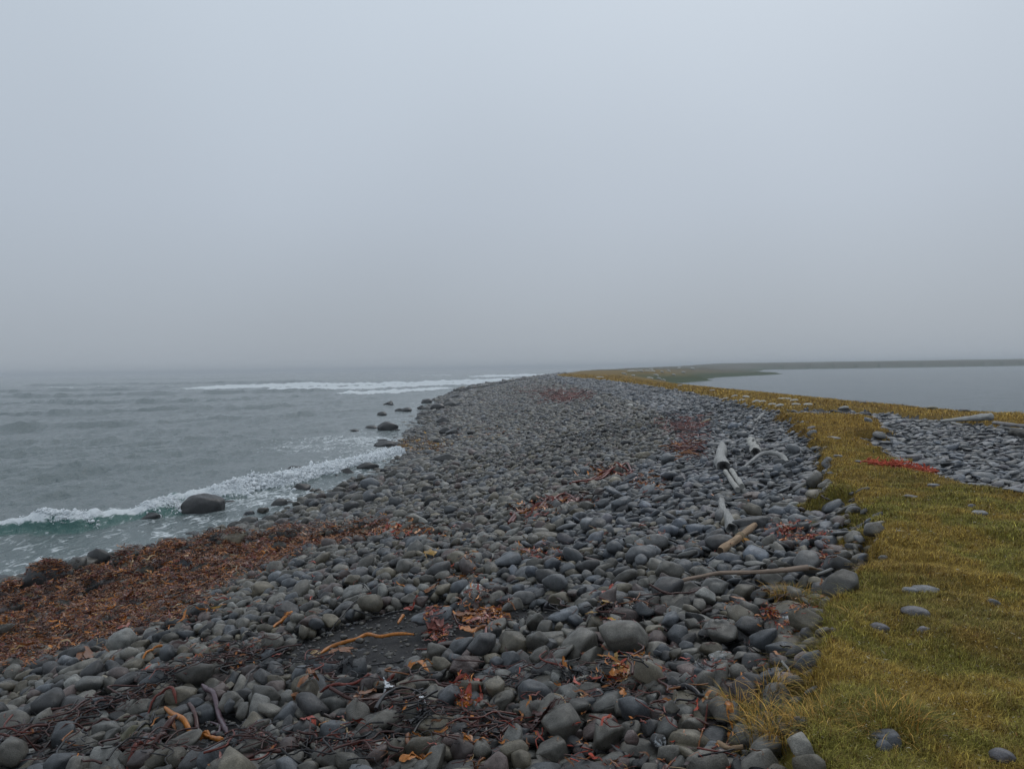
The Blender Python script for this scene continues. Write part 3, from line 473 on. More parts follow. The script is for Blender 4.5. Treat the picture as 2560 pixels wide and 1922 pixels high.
TL = ('''flat pale stone on turf, nearer of two below the grass promontory|flat pale stone on turf beside the drop to the beach, level with orange net|thin pale stone on turf, farthest along the promontory|flat blue grey stone on turf directly below the orange net|tilted flat stone at the turf rim right below the orange net|upright pale stone half sunk in turf near the beach edge|long thin pale stone on turf at far right|small purplish stone on turf just behind a long thin pale one|flat sunken stone in green turf midway down the lawn
larger of two pale stones touching each other in the near turf|smaller of two pale stones touching each other in the near turf|broad purplish slab sunk in near turf below the two pale stones|purplish flat stone just right below the broad sunken slab|purplish flat stone left of the broad sunken slab|small blue grey stone on turf near the right edge of the picture
darker of two stones stacked together in the lowest turf|smaller rounded stone of two stacked together in the lowest turf|dark flat stone in thin turf beside the lowest golden tufts|purplish flat stone just behind a dark flat one in thin turf|purplish stone at the bottom right corner of the turf|dark rounded stone at the bottom where turf meets cobbles|flat blue stone at the lower rim of the overwashed slates|wide flat stone where turf meets the slates at right|dark slab at the slate rim behind the tilted flat stone|broad flat stone at the right edge where slates end
small olive stone on the grassy bump at the beach edge|small grey stone on the grassy bump at the beach edge|lowest small olive stone on the grassy bump at the beach edge|flat stone behind the orange net among the slates|long flat slate pointing left from the orange net|small dark slate at the tip of the slate tongue, left of net|broad pale slate at the left rim of the slates on the promontory''').replace(chr(10), '|').split('|')
for ti_x, tok in enumerate(TF.split('|')):
    f = tok.split(); ox, oy, scl = CR[int(f[0])]; u, v, ww, hh = ox+float(f[1])*scl, oy+float(f[2])*scl, float(f[3])*scl, float(f[4])*scl
    x, y, z = px_ground(u, v, off=.2); dist = depth_of(x, y, z); a = ww/2*dist/FPX; el = math.atan2(CAM_H-z, math.hypot(x, y)); hv = hh/2*dist/FPX
    b = min(.8*a, max(.4*a, hv/math.sin(el)*.85)); c = max(.14*a, min(.8*a, math.sqrt(max(0, hv**2-(b*math.sin(el))**2))/math.cos(el))) if f[6] != 'f' else .17*a
    yaw = -math.atan2(x, y)+rng.normal(0, .1); zz = hgt(x, y)+(c*.35 if f[6] == 'f' else c*.25)
    add_single(x, y, zz+.004, (a*1.02, b, max(c, .025)), rotm((rng.normal(0, .05), rng.normal(0, .05)-.05, 1), yaw), IDX[f[6]][int(rng.integers(len(IDX[f[6]])))], f[5], f[6], '', u, v, special='turf'); singles[-1]['tl'] = TL[ti_x]
NHERO = len(singles)
# ------------------------------------------------------------------ loose stones
def beach_t(x, y): return (x-tab(y, XS))/(tab(y, XC)-tab(y, XS))
ANGI = [i for i in range(NPR) if ANG[i] > 11]
rec = []       # x y z a b c yaw nx ny proto tint
N_ST = 125000
def sample_xy(n):
    th = rng.uniform(-.72, .70, n); r = np.exp(rng.uniform(math.log(2.0), math.log(34), n)); return r*np.sin(th), r*np.cos(th)
cx_, cy2 = sample_xy(N_ST*3)
r2 = np.hypot(cx_, cy2); keepw = rng.random(len(cx_)) < np.clip((r2/13)**2, .12, 1)    # even out towards the distance
cx_, cy2 = cx_[keepw], cy2[keepw]
ti_ = beach_t(cx_, cy2)
ii = ((cx_-CX0)/CELL).astype(int).clip(1, NXG-2); jj = ((cy2-CY0)/CELL).astype(int).clip(1, NYG-2)
ts_ = TSD[ii, jj]; sd2 = sand_sd[ii, jj]; ov = overm[ii, jj]; kb = kband_sd[ii, jj]
ok = ((ts_ < .02) | ((ts_ < .14) & (rng.random(len(ts_)) < .12))) & (ti_ > -.22) & (sd2 < -.02) & ((kb < -.1) | (rng.random(len(kb)) < .035))
ok &= (ti_ > .02) | ((ti_ > -.05) & (rng.random(len(kb)) < .10))
ok &= ~((ti_ > 1.12) & ~ov)
sel = np.nonzero(ok)[0]
tv, ovv, rv = ti_[sel], ov[sel], r2[sel]
med = np.interp(tv, [-.2, .05, .35, .55, .8, 1.0], [.24, .19, .105, .080, .078, .074])*np.interp(rv, [2, 5, 12, 34], [.95, 1.0, 1.2, 1.8])
med = np.where(ovv, .085*np.interp(rv, [2, 8, 34], [1, 1.1, 1.8]), med)
dia = med*np.exp(rng.normal(0, .42, len(sel))); dia = np.clip(dia, .03, med*2.0)
order = rng.permutation(len(sel)); print('stone candidates', len(sel))
slab = ovv | ((tv > .80) & (rng.random(len(sel)) < np.interp(cy2[sel], [5, 11], [.12, .8]))); 
for k in order:
    x, y = float(cx_[sel[k]]), float(cy2[sel[k]]); a = dia[k]*.5*rng.uniform(1.0, 1.35); b = a*rng.uniform(.5, .88); c = a*(rng.uniform(.34, .68) if not slab[k] else rng.uniform(.16, .34))
    i, j = ii[sel[k]], jj[sel[k]]
    if HG[i, j] > GBASE[i, j]+(.055 if not ovv[k] else .03)+.25*c: continue
    yaw = rng.uniform(0, math.pi) if not slab[k] else rng.normal(0, .5)
    r_ = drop(x, y, a, b, c, yaw, rng.normal(0, .22 if not slab[k] else .12, 2))
    if r_ is None: continue
    rec.append((x, y, r_[0]-.1*c, a, b, c, yaw, r_[1][0], r_[1][1], int(rng.choice(ANGI)) if rng.random() < .68 else int(rng.integers(NPR)), 1 if slab[k] else 0, tv[k]))
rec = np.array(rec); print('near stones', len(rec))
# rubble in the gaps
nsm = 34000; th = rng.uniform(-.72, .55, nsm); rs_ = 2.2*(9.5/2.2)**rng.random(nsm); sx_, sy_ = rs_*np.sin(th), rs_*np.cos(th); small = []
for x, y in zip(sx_, sy_):
    i, j = gi(x, y)
    if TSD[i, j] > .0 or sand_sd[i, j] > -.03 or kband_sd[i, j] > 0 or HG[i, j] > GBASE[i, j]+.05: continue
    a = float(np.exp(rng.normal(math.log(.019), .35))); c = a*rng.uniform(.4, .8); z = HG[i, j]+c*.35; HG[i, j] += c*1.1
    small.append((x, y, z, a*1.2, a*rng.uniform(.6, .95), c, rng.uniform(0, 3.1), rng.normal(0, .3), rng.normal(0, .3), int(rng.choice(ANGI)), 0, .6))
small = np.array(small); print('rubble', len(small))
# far stones, laid without the pile
nf = 60000; ry = 30*(190/30)**rng.random(nf)**1.0; rx = tab(ry, XS)-2+(tab(ry, XC)+2.2-tab(ry, XS))*rng.random(nf)
kp = (rng.random(nf) < np.clip((ry/110), .3, 1)**.7) & (np.abs(rx/ry) < .72); rx, ry = rx[kp], ry[kp]
tf_ = turf_sd(rx, ry); tt_ = beach_t(rx, ry); kp = (tf_ < 0.05) & ((ry > 33.5) | (np.hypot(rx, ry) > 33.5)) & ((tt_ > .03) | (rng.random(len(rx)) < .3)); rx, ry, tt_ = rx[kp], ry[kp], tt_[kp]
fd = np.interp(ry, [30, 60, 110, 190], [.18, .27, .42, .6])*np.exp(rng.normal(0, .25, len(rx)))*np.interp(tt_, [0, .15, .4], [1.7, 1.4, 1])
frec = np.zeros((len(rx), 12)); a_ = fd*.5*rng.uniform(1, 1.4, len(rx)); frec[:, 0] = rx; frec[:, 1] = ry; frec[:, 3] = a_; frec[:, 4] = a_*rng.uniform(.6, .9, len(rx)); frec[:, 5] = a_*rng.uniform(.3, .55, len(rx))
frec[:, 2] = base(rx, ry)+frec[:, 5]*rng.uniform(-.1, .5, len(rx)); frec[:, 6] = rng.uniform(0, 3.14, len(rx)); frec[:, 7:9] = rng.normal(0, .22, (len(rx), 2)); frec[:, 9] = rng.integers(0, NPR, len(rx)); frec[:, 10] = (tt_ > .85); frec[:, 11] = tt_
print('far stones', len(frec))
def tints(n, slabm, tpos, r):
    base_ = np.array([TINT[k] for k in 'GDPBOL']); pr = np.array([.36, .18, .09, .15, .15, .07]); ch = rng.choice(6, n, p=pr)
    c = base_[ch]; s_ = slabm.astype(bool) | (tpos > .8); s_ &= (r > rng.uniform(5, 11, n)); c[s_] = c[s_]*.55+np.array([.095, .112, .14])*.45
    c = c*np.exp(rng.normal(-.08, .33, (n, 1)))*(.62+.38*ss(.04, .16, tpos))[:, None]; return c, ch
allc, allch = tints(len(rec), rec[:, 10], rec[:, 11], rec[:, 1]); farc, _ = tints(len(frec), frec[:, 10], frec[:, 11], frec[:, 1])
# visible size of every near stone -> the largest become objects of their own
dv = np.stack([rec[:, 0], rec[:, 1], rec[:, 2]-CAM_H], 1); zc_ = dv@fwv; pu = 1280+FPX*(dv@RV)/zc_; pvv = 961-FPX*(dv@UV)/zc_
vis = np.array([HG[gi(q[0], q[1])] <= q[2]+q[5]*1.03 for q in rec]); infr = (pu > 15) & (pu < 2545) & (pvv < 1905) & (zc_ > 1)
app = np.where(vis & infr, rec[:, 3]/zc_, 0); NIND = 297-NHERO+0
top_i = np.argsort(-app)[:max(0, NIND)]
TN = 'GDPBOL'
for i in top_i:
    q = rec[i]; pi_ = int(q[9]); add_single(q[0], q[1], q[2], (q[3], q[4], q[5]), rotm((q[7], q[8], 1), q[6]), pi_, TN[allch[i]], 'f' if q[10] else ('a' if ANG[pi_] > 11 else 'r'), '', pu[i], pvv[i]); singles[-1]['rgb'] = tuple(allc[i])
left = np.ones(len(rec), bool); left[top_i] = False; rec2, col2 = rec[left], allc[left]
def stone_mass(name, sets, label):
    Vs_, Fs_, Cs_ = [], [], []; n = 0
    for rc, cl, level, p_ in [(s_[0], s_[1], s_[2], p) for s_ in sets for p in range(NPR)]:
        lib = LIB[level]
        m = rc[:, 9] == p_
        if not m.any(): continue
        q = rc[m]; Vp, Fp = lib[p_]; nn_ = np.stack([q[:, 7], q[:, 8], np.ones(len(q))], 1); nn_ /= np.linalg.norm(nn_, axis=1)[:, None]
        a = np.stack([np.cos(q[:, 6]), np.sin(q[:, 6]), 0*q[:, 6]], 1); a = a-nn_*(a*nn_).sum(1)[:, None]; a /= np.linalg.norm(a, axis=1)[:, None]; b = np.cross(nn_, a)
        M = np.stack([a*q[:, 3:4], b*q[:, 4:5], nn_*q[:, 5:6]], 2)          # columns
        VV = np.einsum('nij,vj->nvi', M, Vp)+q[:, None, :3]
        Vs_.append(VV.reshape(-1, 3)); Fs_.append((Fp[None]+(np.arange(len(q))*len(Vp))[:, None, None]).reshape(-1, 3)+n); Cs_.append(np.repeat(cl[m], len(Vp), 0)); n += len(q)*len(Vp)
    o = mesh_np(name, np.vstack(Vs_), np.vstack(Fs_), [M_STONE], col_attr=np.vstack(Cs_)); tag(o, label, 'cobbles', kind='stuff'); return o
dn = np.hypot(rec2[:, 0], rec2[:, 1])
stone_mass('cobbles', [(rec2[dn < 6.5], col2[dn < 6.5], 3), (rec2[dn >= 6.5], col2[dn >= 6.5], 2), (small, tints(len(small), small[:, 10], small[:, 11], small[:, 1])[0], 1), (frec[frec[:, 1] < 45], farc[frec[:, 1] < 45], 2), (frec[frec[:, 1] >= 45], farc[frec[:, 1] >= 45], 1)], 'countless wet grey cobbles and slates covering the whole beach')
# grit between the stones and on the sand
ng = 60000; th = rng.uniform(-.7, .45, ng); rg = 2.2*(11/2.2)**rng.random(ng); gx_, gy_ = rg*np.sin(th), rg*np.cos(th)
i_, j_ = ((gx_-CX0)/CELL).astype(int).clip(0, NXG-1), ((gy_-CY0)/CELL).astype(int).clip(0, NYG-1); k_ = (TSD[i_, j_] < .05) & (HG[i_, j_] < GBASE[i_, j_]+.04) & ((sand_sd[i_, j_] < .03) | (rng.random(ng) < .3)); gx_, gy_, i_, j_ = gx_[k_], gy_[k_], i_[k_], j_[k_]
gr = np.zeros((len(gx_), 12)); gr[:, 0] = gx_; gr[:, 1] = gy_; s_ = np.exp(rng.normal(math.log(.009), .5, len(gx_))); gr[:, 3] = s_*1.2; gr[:, 4] = s_; gr[:, 5] = s_*.6; gr[:, 2] = HG[i_, j_]+s_*.2; gr[:, 6] = rng.uniform(0, 3, len(gx_)); gr[:, 9] = rng.integers(0, NPR, len(gx_))
gc, _ = tints(len(gr), np.zeros(len(gr)), np.zeros(len(gr)), 0); o = stone_mass('pebble_grit', [(gr, gc*.9, 2)], 'small pebbles and grit on the black sand between cobbles')
# ------------------------------------------------------------------ driftwood
def catmull(pts, n):
    p = np.array(pts, float); p = np.vstack([2*p[0]-p[1], p, 2*p[-1]-p[-2]]); m = len(p)-3; out_ = []
    for t in np.linspace(0, m, n):
        k = min(int(t), m-1); f = t-k; a, b, c, d = p[k:k+4]
        out_.append(.5*(2*b+(c-a)*f+(2*a-5*b+4*c-d)*f*f+(3*b-a-3*c+d)*f**3))
    return np.array(out_)
def tube(C_, rr, sides=10, flat=1.0, seed=0, bump=0.0, square=0.0):
    C_ = np.asarray(C_, float); n = len(C_); rr = np.broadcast_to(rr, (n,)); T = np.gradient(C_, axis=0); T /= np.linalg.norm(T, axis=1)[:, None]+1e-9
    up = np.array([0, 0, 1.0]); S_ = np.cross(T, up); S_ /= np.linalg.norm(S_, axis=1)[:, None]+1e-9; U_ = np.cross(S_, T)
    th = np.linspace(0, 2*math.pi, sides, endpoint=False)+.3
    k = 1+bump*(fbm(np.cos(th)[None]*1.5+np.arange(n)[:, None]*.18+seed*3.1, np.sin(th)[None]*1.5+np.arange(n)[:, None]*.05, seed, 4)-.5)*2
    if square: k = k*(1-square+square/np.maximum(np.abs(np.cos(th-.3)), np.abs(np.sin(th-.3)))[None]*.82)
    ring = C_[:, None]+(S_[:, None]*np.cos(th)[None, :, None]+U_[:, None]*(np.sin(th)*flat)[None, :, None])*(rr[:, None]*k)[..., None]
    Ln = np.concatenate([[0], np.cumsum(np.linalg.norm(np.diff(C_, axis=0), axis=1))])
    uv = np.stack([np.broadcast_to(th/(2*math.pi), (n, sides)), np.broadcast_to(Ln[:, None], (n, sides))], -1)
    caps, cuv = [], []
    for e, s in ((0, 1), (n-1, -1)):
        cen = ring[e].mean(0); off = T[e]*s*rr[e]*.12
        caps += [ring[e], ring[e]*.45+cen*.55+off*.6, ring[e]*.02+cen*.98+off]; cuv += [np.stack([np.cos(th), np.sin(th)], 1)*q*.3+5 for q in (1, .45, .02)]
    V_ = np.vstack([ring.reshape(-1, 3)]+caps); UV_ = np.vstack([uv.reshape(-1, 2)]+cuv)
    i = np.arange(n-1)[:, None]*sides+np.arange(sides)[None]; j = np.arange(n-1)[:, None]*sides+(np.arange(sides)[None]+1) % sides
    F_ = [np.stack([i, i+sides, j+sides, j], -1).reshape(-1, 4)]; b0 = n*sides
    for e in range(2):
        for q in range(2):
            a_ = b0+(e*3+q)*sides+np.arange(sides); b_2 = b0+(e*3+q)*sides+(np.arange(sides)+1) % sides
            F_.append(np.stack([a_, b_2, b_2+sides, a_+sides] if e == 1 else [b_2, a_, a_+sides, b_2+sides], -1))
    return V_, np.vstack(F_), UV_
def wood_obj(name, V_, F_, UV_, color, mat=None, parent=None):
    o = mesh_np(name, V_, F_, [mat or M_WOOD], col_attr=np.broadcast_to(color, (len(V_), 3)) if np.ndim(color) == 1 else color, parent=parent)
    uvl = o.data.uv_layers.new(name='UVMap'); uvl.data.foreach_set('uv', UV_[F_.ravel()].astype(np.float32).ravel()); return o
def pxline(pts, n, r, off=0.05, rigid=True, z0=2.7, turfz=0.0, free=True):
    W = np.array([px_ground(u, v, z0, turfz)[:2] for u, v in pts]); C_ = catmull(np.column_stack([W, np.zeros(len(W))]), n)
    h = np.array([hgt(p[0], p[1], r*.5) for p in C_])
    if rigid:
        bz = base(C_[:, 0], C_[:, 1])+turfz; s = np.linspace(0, 1, n); l = bz[0]*(1-s)+bz[-1]*s; l += min(.05, max(0, np.quantile(h-l, .8))); C_[:, 2] = l+r*.7+off
    else:
        k = max(3, n//10)|1; hp = np.pad(h, k//2, mode='edge'); hm_ = np.array([hp[i:i+k].max() for i in range(n)]); hm_ = np.convolve(np.pad(hm_, k//2, mode='edge'), np.ones(k)/k, 'valid')
        ms_ = np.convolve(np.pad(h, k, mode='edge'), np.ones(2*k+1)/(2*k+1), 'valid'); C_[:, 2] = .6*hm_+.4*ms_+r*.5+off
    if free and rigid:
        for p in C_:
            i, j = gi(p[0], p[1]); k = max(1, int(r*.8/CELL))
            if 0 < i < NXG and 0 < j < NYG: FREE[max(i-k, 0):i+k+1, max(j-k, 0):j+k+1] = False
    return C_
PALE = (.42, .41, .38); GREYW = (.36, .355, .34); TAN = (.38, .26, .165); BROWNW = (.36, .27, .21)
WOOD = [  # name, px path, r(m), taper(start,end), colour, square, label, category, turf offset
 ('driftwood_log', [(1806, 1120), (1806, 1150), (1808, 1184)], .105, (.7, 1.1), GREYW, 0, 'thickest weathered grey log lying along the beach with a hollow near end', 'driftwood', 0),
 ('driftwood_pole', [(1815, 1192), (1827, 1214), (1841, 1240)], .036, (1, 1.05), PALE, .3, 'left one of two short pale poles lying side by side', 'driftwood', 0),
 ('driftwood_pole', [(1829, 1189), (1841, 1210), (1855, 1232)], .038, (1, 1), PALE, 0, 'right one of two short pale poles lying side by side', 'driftwood', 0),
 ('driftwood_beam', [(1801, 1264), (1815, 1298), (1829, 1338)], .05, (.85, 1.15), GREYW, .8, 'squared grey beam with nail holes leaning on dark slab', 'driftwood', 0),
 ('driftwood_pole', [(1800, 1402), (1838, 1374), (1888, 1334)], .033, (1.1, .95), TAN, 0, 'stout tan pole with broken near end in front of dark slab', 'driftwood', 0),
 ('driftwood_branch', [(1665, 1503), (1710, 1491), (1755, 1483), (1800, 1472), (1861, 1466), (1930, 1461), (2020, 1453)], .019, (.55, 1.05), BROWNW, 0, 'long smooth brown branch lying across stones towards the turf', 'driftwood', 0),
 ('driftwood_plank', [(1843, 1458), (1905, 1452), (1969, 1448)], .014, (.8, .6), BROWNW, .8, 'thin split brown plank just behind the long smooth branch', 'driftwood', 0),
 ('driftwood_root', [(1846, 1187), (1873, 1170), (1900, 1154), (1930, 1149), (1956, 1154), (1967, 1166)], .045, (.35, 1.15), GREYW, 0, 'curved bleached grey root arching over stones', 'driftwood', 0),
 ('driftwood_stump', [(1878, 1112), (1884, 1128), (1889, 1143)], .098, (.9, 1.05), PALE, 0, 'short pale stump with knots and a hollow end', 'driftwood', 0),
 ('driftwood_stick', [(1749, 1061), (1762, 1056), (1775, 1051)], .035, (1, .8), (.33, .25, .16), 0, 'short yellowish stick lying beside heap of pink kelp stalks', 'driftwood', 0),
 ('driftwood_log', [(1930, 1176), (1950, 1184), (1973, 1196)], .045, (.8, 1), (.15, .155, .16), 0, 'short dark grey log partly buried among stones', 'driftwood', 0),
 ('driftwood_stick', [(2042, 1461), (2066, 1452), (2092, 1440)], .014, (.7, 1), GREYW, 0, 'thin grey stick pointing into the turf edge', 'driftwood', 0),
 ('driftwood_stick', [(1883, 1058), (1897, 1051), (1907, 1039)], .05, (.7, 1), GREYW, 0, 'curved grey stick high on the beach beside turf corner', 'driftwood', 0),
 ('driftwood_stick', [(1957, 1687), (1966, 1700), (1976, 1715)], .008, (1, .5), (.36, .36, .34), 0, 'thin white stick standing against stones by the turf edge', 'driftwood', 0),
 ('driftwood_stick', [(1798, 1886), (1822, 1900), (1856, 1897)], .011, (1, .8), TAN, 0, 'gnarled tan stick at the lower end of golden grass', 'driftwood', 0),
 ('driftwood_log', [(2352, 1061), (2400, 1058), (2440, 1056), (2478, 1055)], .11, (.35, 1.3), (.34, .335, .32), 0, 'big bleached log tapering to one end on lagoon side turf', 'driftwood', .2),
 ('driftwood_pole', [(2342, 1054), (2374, 1059), (2408, 1067)], .035, (.7, 1), (.31, .30, .28), 0, 'straight pale pole lying in front of big bleached log', 'driftwood', .2),
 ('driftwood_log', [(2486, 1061), (2530, 1066), (2575, 1071)], .06, (1, 1), (.29, .27, .26), 0, 'slim pale log beside big bleached log, reaching out of frame', 'driftwood', .2),
 ('driftwood_plank', [(2495, 1070), (2530, 1073), (2575, 1078)], .03, (1, 1), (.27, .26, .25), .7, 'grey plank lying in front of the slim pale log', 'driftwood', .2),
 ('driftwood_stump', [(2537, 1091), (2555, 1094), (2590, 1101)], .12, (.8, 1.05), (.085, .08, .07), 0, 'dark rounded tree stump at the edge of flat blue stones', 'driftwood', .1),
]
wood_objs = []
for k, (nm, pts, r, tp, c_, sq, lab, cat, tz) in enumerate(WOOD):
    far_ = tz > 0; rigid = nm != 'driftwood_root' and nm != 'driftwood_branch'
    C_ = pxline(pts, 40, r, (-.35*r if r > .04 else .018) if not far_ else .0, True, 2.7, tz)
    if nm == 'driftwood_root': C_[:, 2] += .09*np.sin(np.linspace(0, 3.14, 40))
    if nm == 'driftwood_branch': C_[:, 2] += .03+.015*np.sin(np.linspace(0, 6, 40))
    if lab.startswith('big bleached'): C_[:, 2] += np.linspace(0, .05, 40)
    C_[:, :2] += (np.stack([fbm(np.linspace(0, 3, 40), np.full(40, k*2.1), 6, 2), fbm(np.linspace(0, 3, 40), np.full(40, k*2.1+50), 7, 2)], 1)-.5)*r*1.2
    rr = r*np.interp(np.linspace(0, 1, 40), [0, 1], tp)*(1+.25*(fbm(np.linspace(0, 6, 40), np.full(40, k*1.7), k, 3)-.5)*2)
    V_, F_, UV_ = tube(C_, rr, 20, 1 if not far_ else .65, k, .24 if not sq else .10, sq)
    cc = np.array(c_)*(.75+.5*fbm(V_[:, 0]*6, V_[:, 1]*6+V_[:, 2]*9, k, 3))[:, None]
    capn = 20*6; cc[-capn:] *= .75
    if 'hollow' in lab or nm == 'driftwood_beam' or 'broken' in lab:
        cc[-20*2:] *= .15; e = V_[-60:].mean(0); dirn = C_[-3]-C_[-1]; dirn /= np.linalg.norm(dirn); V_[-40:] += dirn*r*.9*np.repeat([.6, 1.0], 20)[:, None]
        if 'broken' in lab: cc[-capn:-60] *= .3
    o = wood_obj(nm, V_, F_, UV_, cc); tag(o, lab, cat, 'driftwood on the beach' if not far_ else 'driftwood on the lagoon side'); wood_objs.append(o)
    if nm == 'driftwood_root':      # side prong
        A_ = catmull([C_[24], C_[24]+[.12, .1, -.05], C_[24]+[.22, .05, -.16]], 10); V2, F2, U2 = tube(A_, np.linspace(.03, .012, 10), 12, 1, 5, .1); wood_obj('prong', V2, F2, U2, np.array(c_)*.8, parent=o)
    if nm == 'driftwood_stump' and not far_:
        for q, t_ in enumerate((12, 24)):
            A_ = catmull([C_[t_]+[0, -.02, .06], C_[t_]+[.01+.03*q, -.03, .13]], 6); V2, F2, U2 = tube(A_, np.linspace(.03, .02, 6), 10, 1, q, .1); wood_obj('knot', V2, F2, U2, np.array(c_)*.7, parent=o)
    if lab.startswith('stout tan'):
        q = C_[24]
        for s in (-.03, 0, .03):
            tt = C_[25]-C_[23]; tt /= np.linalg.norm(tt); th = np.linspace(0, 6.283, 16); s1 = np.cross(tt, [0, 0, 1]); s1 /= np.linalg.norm(s1); u1 = np.cross(s1, tt)
            V2, F2, U2 = tube(q+tt*s+(np.cos(th)[:, None]*s1+np.sin(th)[:, None]*u1)*(rr[24]*1.06), .006, 6); wood_obj('cord_turn', V2, F2, U2, np.array((.34, .26, .17)), M_ROPE, parent=o)
        for f_ in range(7):
            e = q+np.array([.02+rng.normal(0, .015), -.03, -.01]); A_ = catmull([e, e+[rng.uniform(0, .05), -.03, -.02], e+[rng.uniform(.01, .09), -.06, -.07-rng.uniform(0, .03)]], 6)
            V2, F2, U2 = tube(A_, .006, 5); wood_obj('frayed_end', V2, F2, U2, np.array((.42, .22, .07)), M_ROPE, parent=o)
    if nm == 'driftwood_branch':
        for q in range(4):
            e = C_[-2-q]; A_ = catmull([e, e+[.06+.03*q, .01*(q-1), .01], e+[.13+.03*q, .02*(q-2), -.005]], 6); V2, F2, U2 = tube(A_, np.linspace(.009, .004, 6), 6); wood_obj('splinter', V2, F2, U2, np.array((.30, .2, .12)), parent=o)
# pale driftwood strewn over the far spit
FAR = '1500 944 22|1490 951 10|1545 954 12|1578 929 24|1600 931 14|1585 933 18|1618 930 14|1632 929 12|1648 931 14|1672 929 12|1560 935 12|1583 939 8|1628 924 10|1660 937 8|1684 937 8|1640 942 12|1625 946 16|1708 932 10|1732 922 12|1698 921 8|1604 935 10|1655 934 8|1458 945 8|1836 989 14|1815 991 8|1855 998 10|1890 1002 10|1905 1003 12|1960 995 30|1985 1000 18|1948 1013 12|1930 1009 8|2020 1010 10|1780 976 8|1700 964 12|1990 1010 8|2110 1014 8|1865 992 12'
for k, tok in enumerate(FAR.split('|')):
    u, v, wv = [float(q) for q in tok.split()]; x, y, z = px_ground(u, v, 2.9, .2); ln = max(wv/FPX*math.hypot(x, y), .3); an = rng.normal(0, .35); far2 = y > 60
    dx, dy = math.cos(an)*ln/2, math.sin(an)*ln/2; r = max(.05, .0011*y); zz = lambda a_, b_2: float(ground(np.array([a_]), np.array([b_2]))[0])
    E1, E2 = (x-dx, y-dy, zz(x-dx, y-dy)+r*.8), (x+dx, y+dy, zz(x+dx, y+dy)+r*.8)
    V_, F_, UV_ = tube(catmull([E1, ((E1[0]+E2[0])/2, (E1[1]+E2[1])/2+.1*ln*rng.normal(0, .3), max(E1[2], E2[2])), E2], 7), np.array([.6, .9, 1, 1, 1, .9, .7])*r, 8, 1, k, .12)
    o = wood_obj('driftwood_log', V_, F_, UV_, np.array((.6, .59, .55))*rng.uniform(.75, 1.15))
    if far2: tag(o, 'bleached driftwood log strewn over the distant hummocky end of the spit', 'driftwood', 'driftwood strewn over distant spit')
    else: tag(o, 'small pale driftwood piece on the golden turf strip before the lagoon', 'driftwood', 'driftwood on the golden strip')
# small white post on the far beach
x, y, z = px_ground(1409, 990); V_, F_, UV_ = tube([(x, y, z-.1), (x, y, z+.15), (x+.01, y, z+.34)], [.035, .035, .03], 10); o = wood_obj('marker_post', V_, F_, UV_, np.array((.75, .76, .76)), M_ROPE); tag(o, 'tiny white post standing upright among far cobbles', 'post')
# dark clumps on the lagoon edge skyline
for u, v, wv, hv, lab in ((2328, 1024, 22, 6, 'dark grassy hump on the lagoon edge skyline'), (2409, 1031, 12, 6, 'small dark rock on the lagoon edge skyline'), (2156, 1009, 14, 4, 'low dark rock at the skyline beyond blue stones')):
    x, y, z = px_ground(u, v+1, 2.9, .15); dd = math.hypot(x, y); add_single(x, y, z+.2+hv*.2/FPX*dd, (wv/2/FPX*dd, .3, hv*.75/FPX*dd), rotm((0, 0, 1), 0), 15, 'D' if 'rock' in lab else 'Y', 'a', '', u, v, special=lab)
